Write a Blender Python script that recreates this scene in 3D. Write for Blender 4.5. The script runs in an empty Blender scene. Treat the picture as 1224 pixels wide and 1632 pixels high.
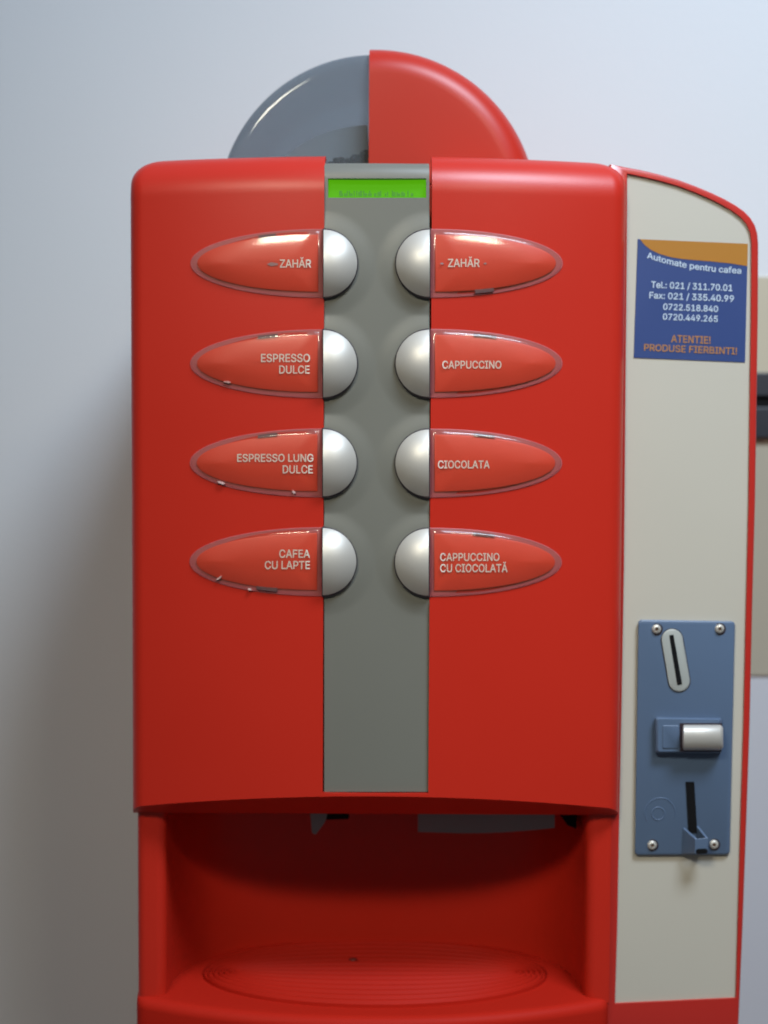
import bpy, bmesh, math, random
from mathutils import Vector, Matrix
random.seed(7)
R = math.radians
scene = bpy.context.scene
COL = scene.collection

# ------------------------------------------------------------------ camera
EYE = 1.35
DIST = 1.10
FPX = 2106.0                      # focal length in pixels of the 1224 x 1632 photograph
PITCH = 2.58
ROLL = 0.27
cd = bpy.data.cameras.new('camera')
cam = bpy.data.objects.new('camera', cd)
COL.objects.link(cam)
cam.location = (0, -DIST, EYE)
CAMROT = Matrix.Rotation(R(90 - PITCH), 3, 'X') @ Matrix.Rotation(R(ROLL), 3, 'Z')
cam.rotation_euler = CAMROT.to_euler()
cd.sensor_fit = 'VERTICAL'
cd.sensor_height = 24.0
cd.sensor_width = 18.0
cd.lens = FPX / 1632 * 24.0
cd.clip_start = 0.02
cd.clip_end = 60
cd.dof.use_dof = True
cd.dof.focus_distance = 0.985
cd.dof.aperture_fstop = 2.7
scene.camera = cam
scene.render.filter_size = 2.5

# ------------------------------------------------------------------ world: dim room, lighter overhead
w = bpy.data.worlds.new('World')
scene.world = w
w.use_nodes = True
nt = w.node_tree
nt.nodes.clear()
wo = nt.nodes.new('ShaderNodeOutputWorld')
bg = nt.nodes.new('ShaderNodeBackground')
tc = nt.nodes.new('ShaderNodeTexCoord')
sep = nt.nodes.new('ShaderNodeSeparateXYZ')
mr = nt.nodes.new('ShaderNodeMapRange')
mr.inputs['From Min'].default_value = -1
mr.inputs['From Max'].default_value = 1
cr = nt.nodes.new('ShaderNodeValToRGB')
cr.color_ramp.elements[0].position = 0.0
cr.color_ramp.elements[0].color = (0.030, 0.029, 0.026, 1)
cr.color_ramp.elements[1].position = 1.0
cr.color_ramp.elements[1].color = (1.1, 1.25, 1.5, 1)
for p, c in ((0.46, (0.14, 0.135, 0.12, 1)), (0.58, (0.42, 0.40, 0.36, 1)), (0.74, (0.30, 0.31, 0.33, 1)), (0.86, (0.55, 0.62, 0.74, 1))):
    e = cr.color_ramp.elements.new(p)
    e.color = c
nt.links.new(tc.outputs['Generated'], sep.inputs[0])
nt.links.new(sep.outputs['Z'], mr.inputs['Value'])
nt.links.new(mr.outputs[0], cr.inputs[0])
nt.links.new(cr.outputs[0], bg.inputs['Color'])
bg.inputs['Strength'].default_value = 0.36
nt.links.new(bg.outputs[0], wo.inputs[0])

# ------------------------------------------------------------------ lamps
def area(name, loc, target, sx, sy, power, color, spread=180):
    l = bpy.data.lights.new(name, 'AREA')
    l.shape = 'RECTANGLE'
    l.size, l.size_y = sx, sy
    l.energy = power
    l.color = color
    l.spread = R(spread)
    o = bpy.data.objects.new(name, l)
    COL.objects.link(o)
    o.location = loc
    o.rotation_euler = (Vector(target) - Vector(loc)).to_track_quat('-Z', 'Y').to_euler()
    return o
area('cool_lamp', (0.78, -1.10, EYE + 1.82), (0.46, 0.47, EYE + 0.12), 0.80, 0.50, 32, (0.69, 0.82, 0.97), 122)
area('warm_lamp', (-0.58, -1.75, EYE + 1.15), (0.24, 0.0, EYE - 0.20), 0.45, 0.20, 2.55, (1.0, 0.92, 0.72), 60)
area('warm_lamp', (0.66, -1.75, EYE + 1.15), (0.06, 0.0, EYE - 0.22), 0.32, 0.09, 0.90, (1.0, 0.92, 0.72), 60)

vs = scene.view_settings
vs.view_transform = 'Standard'
vs.look = 'None'
vs.gamma = 1
vs.exposure = 0
vs.use_curve_mapping = False
scene.cycles.use_denoising = True
scene.cycles.sample_clamp_indirect = 3
scene.cycles.max_bounces = 8
scene.cycles.transparent_max_bounces = 16

# ------------------------------------------------------------------ pixel -> place
CAMPOS = Vector((0, -DIST, EYE))
def ray(px, py):
    d = CAMROT @ Vector(((px - 612) / FPX, -(py - 816) / FPX, -1))
    return d
def S(px, py, Y, slope=0.0, x0=0.0):
    """where the photo's pixel meets the upright plane y = Y + slope*(x-x0)"""
    d = ray(px, py)
    t = (Y + slope * (CAMPOS.x - x0) - CAMPOS.y) / (d.y - slope * d.x)
    return CAMPOS + d * t

# ------------------------------------------------------------------ materials
def mat(name, col, rough=0.4, metal=0.0, bump=0.0, bscale=300, var=0.0, vscale=6, spec=0.5, coat=0.0, emit=None):
    m = bpy.data.materials.new(name)
    m.use_nodes = True
    n = m.node_tree.nodes
    lk = m.node_tree.links
    b = n['Principled BSDF']
    b.inputs['Base Color'].default_value = (*col, 1)
    b.inputs['Roughness'].default_value = rough
    b.inputs['Metallic'].default_value = metal
    b.inputs['Specular IOR Level'].default_value = spec
    b.inputs['Coat Weight'].default_value = coat
    if emit:
        b.inputs['Emission Color'].default_value = (*emit[0], 1)
        b.inputs['Emission Strength'].default_value = emit[1]
    t = n.new('ShaderNodeTexCoord')
    if var:
        ns = n.new('ShaderNodeTexNoise')
        ns.inputs['Scale'].default_value = vscale
        ns.inputs['Detail'].default_value = 6
        lk.new(t.outputs['Object'], ns.inputs['Vector'])
        mx = n.new('ShaderNodeMix')
        mx.data_type = 'RGBA'
        mx.inputs['A'].default_value = (*[c * (1 - var) for c in col], 1)
        mx.inputs['B'].default_value = (*[min(1, c * (1 + var)) for c in col], 1)
        lk.new(ns.outputs['Fac'], mx.inputs['Factor'])
        lk.new(mx.outputs['Result'], b.inputs['Base Color'])
        rr = n.new('ShaderNodeMapRange')
        rr.inputs['To Min'].default_value = max(0.02, rough - 0.06)
        rr.inputs['To Max'].default_value = rough + 0.06
        lk.new(ns.outputs['Fac'], rr.inputs['Value'])
        lk.new(rr.outputs[0], b.inputs['Roughness'])
    if bump:
        nb = n.new('ShaderNodeTexNoise')
        nb.inputs['Scale'].default_value = bscale
        nb.inputs['Detail'].default_value = 3
        lk.new(t.outputs['Object'], nb.inputs['Vector'])
        bp = n.new('ShaderNodeBump')
        bp.inputs['Strength'].default_value = bump
        bp.inputs['Distance'].default_value = 0.001
        lk.new(nb.outputs['Fac'], bp.inputs['Height'])
        lk.new(bp.outputs[0], b.inputs['Normal'])
    return m

def clear(name, tint, body, body_amt, rough, ior=1.5):
    """thin clear plastic: lets the light through, mirrors at grazing angles, faintly milky"""
    m = bpy.data.materials.new(name)
    m.use_nodes = True
    n = m.node_tree.nodes
    lk = m.node_tree.links
    n.clear()
    out = n.new('ShaderNodeOutputMaterial')
    tr = n.new('ShaderNodeBsdfTransparent')
    tr.inputs[0].default_value = (*tint, 1)
    df = n.new('ShaderNodeBsdfDiffuse')
    df.inputs[0].default_value = (*body, 1)
    m1 = n.new('ShaderNodeMixShader')
    m1.inputs[0].default_value = body_amt
    gl = n.new('ShaderNodeBsdfGlossy')
    gl.inputs['Roughness'].default_value = rough
    fr = n.new('ShaderNodeFresnel')
    ge = n.new('ShaderNodeNewGeometry')
    io = n.new('ShaderNodeMix')
    io.inputs['A'].default_value = ior
    io.inputs['B'].default_value = 1 / ior
    lk.new(ge.outputs['Backfacing'], io.inputs['Factor'])
    lk.new(io.outputs['Result'], fr.inputs[0])
    m2 = n.new('ShaderNodeMixShader')
    lk.new(tr.outputs[0], m1.inputs[1])
    lk.new(df.outputs[0], m1.inputs[2])
    lk.new(fr.outputs[0], m2.inputs[0])
    lk.new(m1.outputs[0], m2.inputs[1])
    lk.new(gl.outputs[0], m2.inputs[2])
    lk.new(m2.outputs[0], out.inputs[0])
    return m

M = {
    'red': mat('red_plastic', (0.455, 0.0185, 0.0085), 0.36, bump=0.07, bscale=900, var=0.05, vscale=5, spec=0.38),
    'red_tray_shaded': mat('red_plastic_tray_shade', (0.39, 0.0145, 0.0073), 0.50, var=0.06, vscale=9, spec=0.06),  # same red plastic, darkened: the tray's shade is put into the colour
    'red_insert_shaded': mat('red_plastic_insert_shade', (0.365, 0.0135, 0.007), 0.46, var=0.08, vscale=14, spec=0.04),  # darker copy of the red again, shade of the insert painted in
    'red_lid': mat('red_lid_plastic', (0.40, 0.019, 0.009), 0.36, var=0.03, spec=0.30),
    'red_edge': mat('red_edge_plastic', (0.42, 0.022, 0.016), 0.30, var=0.04),
    'grey': mat('grey_strip_plastic', (0.144, 0.146, 0.129), 0.42, bump=0.06, bscale=1200, var=0.05, vscale=9),
    'silver': mat('silver_paint', (0.52, 0.505, 0.475), 0.46, metal=0.42, bump=0.04, bscale=2500),
    'dark': mat('dark_gap', (0.022, 0.014, 0.022), 0.5),
    'groove_sheen': mat('groove_with_rim_sheen', (0.36, 0.085, 0.095), 0.4),  # groove round the cover, the rim's lilac reflection painted into its colour
    'drain': mat('drain_dark_red', (0.12, 0.008, 0.006), 0.5),
    'arrow': mat('grey_ink', (0.26, 0.16, 0.17), 0.5),
    'tab': mat('clip_tab_grey', (0.11, 0.055, 0.065), 0.5),
    'chip': mat('chipped_edge', (0.60, 0.42, 0.42), 0.5),
    'black': mat('black_slot', (0.006, 0.006, 0.007), 0.7, spec=0.1),
    'card': mat('label_card_red', (0.56, 0.038, 0.018), 0.42, var=0.12, vscale=14),
    'white_ink': mat('white_ink', (0.66, 0.60, 0.54), 0.6),
    'clear': clear('clear_cover', (0.96, 0.91, 0.89), (0.62, 0.26, 0.13), 0.055, 0.13),
    'smoke': clear('smoky_lid', (0.54, 0.59, 0.64), (0.20, 0.23, 0.26), 0.28, 0.10),
    'funnel': mat('funnel_plastic', (0.52, 0.53, 0.54), 0.5, var=0.06),
    'lcd': mat('lcd_green', (0.02, 0.08, 0.005), 0.6, spec=0.1, emit=((0.092, 0.42, 0.004), 0.9)),
    'lcd_ink': mat('lcd_segment', (0.02, 0.09, 0.015), 0.5, emit=((0.04, 0.24, 0.01), 0.6)),
    'cream': mat('cream_panel', (0.445, 0.422, 0.368), 0.55, bump=0.05, bscale=1500, var=0.03, vscale=8),
    'st_blue': mat('sticker_blue', (0.028, 0.055, 0.18), 0.38, var=0.04, vscale=20),
    'st_orange': mat('sticker_orange', (0.36, 0.155, 0.022), 0.38),
    'st_white': mat('sticker_white', (0.46, 0.55, 0.66), 0.5),
    'st_text': mat('sticker_orange_text', (0.36, 0.165, 0.055), 0.5),
    'coin': mat('blue_grey_enamel', (0.082, 0.125, 0.205), 0.36, bump=0.08, bscale=1600, var=0.06, vscale=14),
    'bezel': mat('pale_slot_bezel', (0.33, 0.35, 0.34), 0.42, var=0.05, vscale=30),
    'steel': mat('screw_steel', (0.50, 0.48, 0.44), 0.35, metal=0.35),
    'rust': mat('screw_socket', (0.10, 0.05, 0.03), 0.6),
    'bean': mat('roasted_bean', (0.022, 0.012, 0.008), 0.35, var=0.2, vscale=60),
    'shield': mat('grey_spout_plastic', (0.19, 0.19, 0.20), 0.4, var=0.05),
    'wall': mat('wall_paint', (0.59, 0.605, 0.62), 0.85, bump=0.22, bscale=140, var=0.03, vscale=3.0),
    'floor': mat('floor_tile', (0.22, 0.21, 0.20), 0.5, var=0.1),
    'box_beige': mat('beige_enamel', (0.44, 0.40, 0.30), 0.5, var=0.03),
    'box_dark': mat('dark_band', (0.030, 0.032, 0.040), 0.4, var=0.1),
}

# ------------------------------------------------------------------ helpers
def finish(name, bm, m, parent=None, smooth=40, bevel=0.0, recalc=True):
    if recalc:
        bmesh.ops.recalc_face_normals(bm, faces=bm.faces)
    me = bpy.data.meshes.new(name)
    bm.to_mesh(me)
    bm.free()
    me.materials.append(m)
    if smooth:
        for p in me.polygons:
            p.use_smooth = True
        me.set_sharp_from_angle(angle=R(smooth))
    o = bpy.data.objects.new(name, me)
    COL.objects.link(o)
    if bevel:
        b = o.modifiers.new('bevel', 'BEVEL')
        b.width = bevel
        b.segments = 3
        b.limit_method = 'ANGLE'
        b.angle_limit = R(38)
        b.harden_normals = True
    if parent:
        o.parent = parent
        o.matrix_parent_inverse = parent.matrix_world.inverted()
    return o

def thing(name, label, cat, loc, group=None):
    o = bpy.data.objects.new(name, None)
    COL.objects.link(o)
    o.location = loc
    o['label'] = label
    o['category'] = cat
    if group:
        o['group'] = group
    bpy.context.view_layer.update()
    return o

def loft(bm, rings, close=True, cap_first=False, cap_last=False):
    """quads between successive rings of equal length"""
    vr = [[bm.verts.new(p) for p in r] for r in rings]
    n = len(rings[0])
    for a, b in zip(vr, vr[1:]):
        for i in range(n if close else n - 1):
            j = (i + 1) % n
            bm.faces.new((a[i], a[j], b[j], b[i]))
    if cap_first:
        bm.faces.new(vr[0])
    if cap_last:
        bm.faces.new(vr[-1])
    return vr

def box(bm, lo, hi):
    x0, y0, z0 = lo
    x1, y1, z1 = hi
    r0 = [(x0, y0, z0), (x1, y0, z0), (x1, y0, z1), (x0, y0, z1)]
    r1 = [(x, y1, z) for x, _, z in r0]
    loft(bm, [r0, r1], cap_first=True, cap_last=True)

def prism(bm, pts, dy):
    """an outline (list of 3D points) given a thickness dy along +y"""
    loft(bm, [[tuple(p) for p in pts], [(p[0], p[1] + dy, p[2]) for p in pts]], cap_first=True, cap_last=True)

# outlines of the plain sans-serif letters used on the labels: advance, closed loops of flat x,y lists
GLYPHS = {
'!': (0.196,[[0.055,0.148,0.051,0.521,0.144,0.521,0.14,0.148],[0.098,-0.017,0.083,-0.015,0.069,-0.009,0.057,0.0,0.048,0.012,0.042,0.026,0.04,0.041,0.042,0.056,0.048,0.07,0.057,0.082,0.069,0.091,0.083,0.097,0.098,0.098,0.113,0.097,0.127,0.091,0.139,0.082,0.148,0.07,0.154,0.056,0.155,0.041,0.154,0.026,0.148,0.012,0.139,0.0,0.127,-0.009,0.113,-0.015]]),
'.': (0.188,[[0.095,-0.017,0.08,-0.015,0.067,-0.009,0.054,0.0,0.045,0.012,0.039,0.026,0.037,0.041,0.039,0.056,0.045,0.07,0.054,0.082,0.067,0.091,0.08,0.097,0.095,0.099,0.11,0.097,0.124,0.091,0.136,0.082,0.146,0.07,0.151,0.056,0.153,0.041,0.151,0.026,0.146,0.012,0.136,0.0,0.124,-0.009,0.11,-0.015]]),
'/': (0.249,[[0.251,0.545,0.08,-0.088,-0.001,-0.088,0.169,0.545]]),
'0': (0.453,[[0.227,-0.019,0.188,-0.015,0.154,-0.004,0.123,0.014,0.096,0.04,0.074,0.072,0.057,0.109,0.045,0.152,0.038,0.201,0.036,0.254,0.038,0.307,0.046,0.356,0.058,0.399,0.075,0.437,0.097,0.468,0.123,0.494,0.154,0.513,0.189,0.524,0.227,0.528,0.265,0.524,0.3,0.513,0.33,0.494,0.357,0.468,0.378,0.437,0.395,0.399,0.408,0.356,0.415,0.307,0.417,0.254,0.415,0.201,0.408,0.152,0.396,0.109,0.379,0.072,0.357,0.04,0.331,0.014,0.3,-0.004,0.265,-0.015],[0.227,0.062,0.247,0.064,0.266,0.071,0.282,0.083,0.296,0.099,0.309,0.121,0.319,0.147,0.326,0.178,0.33,0.214,0.332,0.254,0.33,0.294,0.326,0.33,0.319,0.361,0.309,0.388,0.296,0.41,0.282,0.426,0.266,0.438,0.247,0.445,0.227,0.447,0.206,0.445,0.187,0.438,0.171,0.426,0.157,0.41,0.145,0.388,0.135,0.361,0.127,0.33,0.123,0.294,0.121,0.254,0.123,0.214,0.127,0.178,0.135,0.147,0.145,0.121,0.157,0.099,0.171,0.083,0.187,0.071,0.206,0.064]]),
'1': (0.453,[[0.064,-0.012,0.064,0.067,0.403,0.067,0.403,-0.012],[0.288,0.521,0.288,-0.012,0.2,-0.012,0.2,0.436,0.213,0.436,0.075,0.336,0.074,0.433,0.194,0.521]]),
'2': (0.453,[[0.052,-0.012,0.052,0.052,0.225,0.237,0.273,0.29,0.284,0.304,0.293,0.318,0.3,0.331,0.304,0.344,0.307,0.358,0.308,0.371,0.307,0.387,0.303,0.4,0.297,0.412,0.289,0.422,0.28,0.431,0.268,0.438,0.254,0.443,0.24,0.446,0.224,0.448,0.207,0.446,0.191,0.443,0.178,0.437,0.167,0.429,0.157,0.419,0.149,0.408,0.144,0.394,0.14,0.379,0.138,0.35,0.053,0.35,0.056,0.393,0.063,0.422,0.076,0.448,0.093,0.472,0.113,0.491,0.137,0.507,0.164,0.518,0.194,0.525,0.225,0.528,0.256,0.525,0.285,0.519,0.312,0.507,0.335,0.492,0.355,0.473,0.371,0.451,0.383,0.427,0.391,0.401,0.393,0.373,0.392,0.352,0.388,0.333,0.382,0.313,0.373,0.294,0.361,0.273,0.346,0.251,0.326,0.228,0.303,0.201,0.276,0.171,0.165,0.056,0.165,0.069,0.401,0.069,0.401,-0.012]]),
'3': (0.453,[[0.218,-0.019,0.186,-0.017,0.156,-0.011,0.128,-0.001,0.102,0.012,0.08,0.029,0.061,0.05,0.046,0.074,0.036,0.101,0.03,0.144,0.119,0.144,0.124,0.118,0.129,0.106,0.136,0.095,0.145,0.085,0.156,0.077,0.17,0.07,0.185,0.066,0.201,0.063,0.218,0.062,0.237,0.063,0.254,0.066,0.27,0.072,0.284,0.079,0.295,0.088,0.305,0.1,0.311,0.113,0.316,0.127,0.317,0.145,0.316,0.161,0.312,0.176,0.306,0.19,0.297,0.203,0.285,0.213,0.269,0.223,0.251,0.23,0.228,0.234,0.201,0.236,0.145,0.236,0.145,0.304,0.276,0.453,0.276,0.44,0.058,0.44,0.058,0.521,0.384,0.521,0.384,0.456,0.203,0.256,0.199,0.3,0.248,0.302,0.282,0.297,0.313,0.287,0.34,0.271,0.363,0.252,0.381,0.229,0.394,0.203,0.402,0.175,0.405,0.145,0.402,0.114,0.394,0.086,0.381,0.059,0.362,0.037,0.34,0.017,0.314,0.002,0.285,-0.01,0.252,-0.017]]),
'4': (0.453,[[0.028,0.093,0.028,0.162,0.24,0.521,0.332,0.521,0.121,0.163,0.121,0.175,0.425,0.175,0.425,0.093],[0.27,-0.012,0.27,0.121,0.27,0.146,0.27,0.33,0.355,0.33,0.355,-0.012]]),
'5': (0.453,[[0.221,-0.019,0.19,-0.017,0.161,-0.01,0.135,0.0,0.111,0.015,0.09,0.032,0.073,0.053,0.06,0.077,0.051,0.102,0.046,0.142,0.132,0.142,0.137,0.119,0.141,0.107,0.148,0.096,0.156,0.086,0.167,0.078,0.178,0.071,0.192,0.066,0.206,0.063,0.221,0.062,0.239,0.063,0.255,0.068,0.27,0.075,0.283,0.084,0.294,0.096,0.303,0.11,0.31,0.126,0.314,0.143,0.316,0.162,0.314,0.181,0.31,0.199,0.303,0.215,0.294,0.23,0.282,0.242,0.269,0.252,0.253,0.259,0.236,0.263,0.218,0.265,0.202,0.264,0.187,0.261,0.171,0.257,0.157,0.251,0.146,0.245,0.132,0.233,0.054,0.242,0.085,0.521,0.378,0.521,0.378,0.44,0.161,0.44,0.147,0.313,0.132,0.313,0.142,0.321,0.157,0.329,0.174,0.336,0.192,0.341,0.21,0.345,0.229,0.346,0.254,0.344,0.277,0.34,0.298,0.332,0.319,0.322,0.337,0.309,0.354,0.294,0.368,0.276,0.38,0.257,0.39,0.235,0.397,0.213,0.402,0.189,0.403,0.163,0.4,0.13,0.393,0.098,0.379,0.07,0.362,0.044,0.34,0.022,0.315,0.005,0.286,-0.008,0.255,-0.016]]),
'6': (0.453,[[0.226,-0.019,0.194,-0.016,0.164,-0.009,0.136,0.004,0.112,0.022,0.091,0.043,0.074,0.069,0.061,0.097,0.054,0.128,0.051,0.162,0.053,0.188,0.059,0.216,0.069,0.243,0.083,0.274,0.102,0.308,0.127,0.347,0.246,0.521,0.343,0.52,0.157,0.249,0.124,0.25,0.157,0.297,0.19,0.318,0.205,0.323,0.22,0.325,0.235,0.326,0.266,0.324,0.295,0.317,0.322,0.305,0.345,0.289,0.364,0.269,0.38,0.246,0.392,0.219,0.399,0.189,0.401,0.157,0.398,0.125,0.391,0.094,0.378,0.067,0.361,0.042,0.34,0.021,0.316,0.004,0.288,-0.009,0.259,-0.016],[0.226,0.061,0.243,0.062,0.258,0.066,0.272,0.073,0.284,0.082,0.295,0.094,0.304,0.107,0.31,0.122,0.314,0.139,0.315,0.157,0.314,0.176,0.31,0.193,0.304,0.208,0.295,0.221,0.285,0.232,0.272,0.241,0.259,0.248,0.243,0.252,0.226,0.253,0.209,0.252,0.194,0.248,0.18,0.241,0.168,0.232,0.157,0.221,0.149,0.208,0.142,0.193,0.138,0.177,0.137,0.158,0.138,0.14,0.142,0.123,0.149,0.107,0.157,0.094,0.168,0.082,0.18,0.073,0.194,0.066,0.209,0.062]]),
'7': (0.453,[[0.077,-0.012,0.311,0.451,0.311,0.44,0.05,0.44,0.05,0.521,0.403,0.521,0.403,0.446,0.172,-0.012]]),
'8': (0.453,[[0.226,-0.019,0.192,-0.017,0.16,-0.01,0.13,0.001,0.104,0.015,0.082,0.033,0.064,0.055,0.051,0.08,0.043,0.106,0.04,0.135,0.041,0.158,0.046,0.18,0.054,0.2,0.065,0.219,0.078,0.236,0.094,0.25,0.111,0.262,0.13,0.271,0.141,0.274,0.141,0.259,0.124,0.265,0.101,0.28,0.083,0.301,0.069,0.325,0.061,0.352,0.058,0.38,0.061,0.408,0.068,0.433,0.08,0.456,0.097,0.477,0.117,0.495,0.14,0.509,0.167,0.519,0.196,0.525,0.226,0.528,0.257,0.525,0.285,0.519,0.311,0.509,0.335,0.495,0.355,0.477,0.371,0.456,0.384,0.433,0.391,0.408,0.394,0.38,0.391,0.352,0.383,0.325,0.369,0.301,0.351,0.28,0.329,0.265,0.312,0.259,0.312,0.274,0.323,0.271,0.341,0.262,0.359,0.25,0.374,0.236,0.387,0.219,0.398,0.2,0.406,0.18,0.411,0.158,0.413,0.135,0.41,0.106,0.402,0.08,0.388,0.055,0.37,0.033,0.348,0.015,0.322,0.001,0.293,-0.01,0.261,-0.017],[0.226,0.061,0.246,0.062,0.264,0.066,0.28,0.071,0.293,0.079,0.304,0.088,0.313,0.098,0.319,0.11,0.323,0.124,0.325,0.139,0.323,0.155,0.319,0.169,0.312,0.182,0.303,0.194,0.291,0.204,0.278,0.212,0.262,0.218,0.245,0.222,0.226,0.223,0.207,0.222,0.19,0.218,0.175,0.212,0.161,0.204,0.149,0.194,0.14,0.182,0.133,0.169,0.129,0.155,0.127,0.139,0.129,0.124,0.133,0.11,0.139,0.098,0.148,0.088,0.159,0.079,0.172,0.071,0.188,0.066,0.206,0.062],[0.226,0.302,0.242,0.303,0.256,0.306,0.269,0.311,0.28,0.318,0.289,0.327,0.297,0.337,0.303,0.348,0.306,0.361,0.307,0.376,0.306,0.39,0.303,0.403,0.297,0.414,0.29,0.424,0.281,0.432,0.27,0.439,0.257,0.444,0.242,0.447,0.226,0.448,0.21,0.447,0.196,0.444,0.183,0.439,0.172,0.432,0.162,0.424,0.155,0.414,0.149,0.403,0.146,0.39,0.145,0.376,0.146,0.361,0.149,0.348,0.155,0.337,0.162,0.327,0.172,0.318,0.183,0.311,0.196,0.306,0.211,0.303]]),
'9': (0.453,[[0.226,0.528,0.258,0.525,0.289,0.517,0.316,0.504,0.341,0.487,0.362,0.465,0.378,0.44,0.391,0.411,0.398,0.38,0.401,0.347,0.399,0.32,0.393,0.293,0.384,0.265,0.37,0.235,0.35,0.2,0.325,0.162,0.207,-0.012,0.109,-0.011,0.295,0.26,0.329,0.258,0.296,0.212,0.262,0.191,0.247,0.186,0.233,0.183,0.218,0.183,0.187,0.185,0.158,0.192,0.131,0.204,0.108,0.22,0.088,0.239,0.072,0.263,0.061,0.29,0.054,0.32,0.051,0.352,0.054,0.384,0.062,0.415,0.074,0.442,0.091,0.467,0.112,0.488,0.137,0.505,0.164,0.517,0.194,0.525],[0.226,0.448,0.209,0.447,0.194,0.443,0.18,0.436,0.168,0.427,0.158,0.415,0.149,0.402,0.143,0.386,0.139,0.37,0.137,0.352,0.139,0.333,0.143,0.316,0.149,0.301,0.158,0.288,0.168,0.277,0.18,0.268,0.194,0.261,0.209,0.257,0.226,0.255,0.243,0.257,0.258,0.261,0.272,0.267,0.285,0.276,0.295,0.287,0.304,0.301,0.31,0.316,0.314,0.332,0.315,0.35,0.314,0.369,0.31,0.386,0.304,0.402,0.295,0.415,0.285,0.427,0.272,0.436,0.259,0.443,0.243,0.447]]),
':': (0.188,[[0.095,-0.017,0.08,-0.015,0.067,-0.009,0.054,0.0,0.045,0.012,0.039,0.026,0.037,0.041,0.039,0.056,0.045,0.07,0.054,0.082,0.067,0.091,0.08,0.097,0.095,0.099,0.11,0.097,0.124,0.091,0.136,0.082,0.146,0.07,0.151,0.056,0.153,0.041,0.151,0.026,0.146,0.012,0.136,0.0,0.124,-0.009,0.11,-0.015],[0.095,0.259,0.08,0.261,0.067,0.266,0.054,0.275,0.045,0.287,0.039,0.301,0.037,0.316,0.039,0.331,0.045,0.345,0.054,0.357,0.067,0.366,0.08,0.372,0.095,0.374,0.11,0.372,0.124,0.366,0.136,0.357,0.146,0.345,0.151,0.331,0.153,0.316,0.151,0.301,0.146,0.287,0.136,0.275,0.124,0.266,0.11,0.261]]),
'A': (0.48,[[-0.001,-0.012,0.193,0.521,0.285,0.521,0.48,-0.012,0.387,-0.012,0.276,0.299,0.253,0.369,0.216,0.49,0.261,0.49,0.224,0.367,0.202,0.299,0.094,-0.012],[0.098,0.13,0.098,0.211,0.382,0.211,0.382,0.13]]),
'B': (0.456,[[0.048,-0.012,0.048,0.521,0.241,0.521,0.276,0.519,0.307,0.512,0.334,0.501,0.357,0.487,0.376,0.469,0.391,0.448,0.402,0.425,0.408,0.4,0.41,0.374,0.409,0.352,0.405,0.332,0.397,0.315,0.388,0.3,0.376,0.287,0.363,0.276,0.349,0.267,0.334,0.261,0.327,0.258,0.327,0.272,0.334,0.271,0.352,0.265,0.37,0.256,0.386,0.243,0.401,0.227,0.413,0.209,0.422,0.187,0.428,0.163,0.43,0.136,0.428,0.109,0.421,0.084,0.411,0.061,0.395,0.039,0.375,0.022,0.35,0.007,0.32,-0.004,0.285,-0.01,0.247,-0.012],[0.137,0.069,0.244,0.069,0.279,0.071,0.304,0.078,0.322,0.089,0.334,0.103,0.341,0.118,0.343,0.137,0.342,0.151,0.338,0.165,0.332,0.178,0.324,0.189,0.313,0.199,0.3,0.207,0.285,0.214,0.268,0.217,0.248,0.219,0.137,0.219],[0.137,0.297,0.238,0.297,0.254,0.299,0.269,0.302,0.283,0.307,0.295,0.314,0.305,0.323,0.313,0.333,0.319,0.345,0.323,0.358,0.324,0.372,0.322,0.39,0.315,0.406,0.304,0.42,0.289,0.431,0.268,0.437,0.24,0.44,0.137,0.44]]),
'C': (0.51,[[0.267,-0.019,0.223,-0.015,0.182,-0.004,0.144,0.015,0.11,0.04,0.082,0.072,0.059,0.11,0.042,0.153,0.032,0.201,0.028,0.254,0.032,0.307,0.042,0.355,0.059,0.398,0.082,0.436,0.11,0.468,0.144,0.494,0.182,0.513,0.223,0.524,0.267,0.528,0.294,0.526,0.319,0.522,0.344,0.516,0.367,0.506,0.389,0.495,0.41,0.481,0.428,0.464,0.444,0.445,0.458,0.424,0.47,0.402,0.479,0.377,0.488,0.336,0.399,0.336,0.392,0.361,0.387,0.375,0.379,0.388,0.371,0.399,0.361,0.41,0.35,0.419,0.338,0.426,0.326,0.433,0.312,0.437,0.297,0.441,0.283,0.443,0.268,0.444,0.239,0.441,0.214,0.434,0.19,0.422,0.169,0.405,0.151,0.384,0.136,0.359,0.125,0.328,0.118,0.294,0.115,0.254,0.118,0.215,0.125,0.18,0.136,0.15,0.151,0.124,0.169,0.103,0.19,0.086,0.214,0.075,0.24,0.067,0.268,0.065,0.283,0.066,0.297,0.068,0.312,0.071,0.325,0.076,0.338,0.083,0.35,0.09,0.361,0.099,0.371,0.109,0.379,0.121,0.387,0.134,0.392,0.148,0.399,0.172,0.488,0.172,0.479,0.132,0.47,0.107,0.458,0.085,0.444,0.064,0.428,0.045,0.41,0.028,0.39,0.014,0.368,0.002,0.344,-0.007,0.32,-0.013,0.294,-0.018]]),
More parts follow.
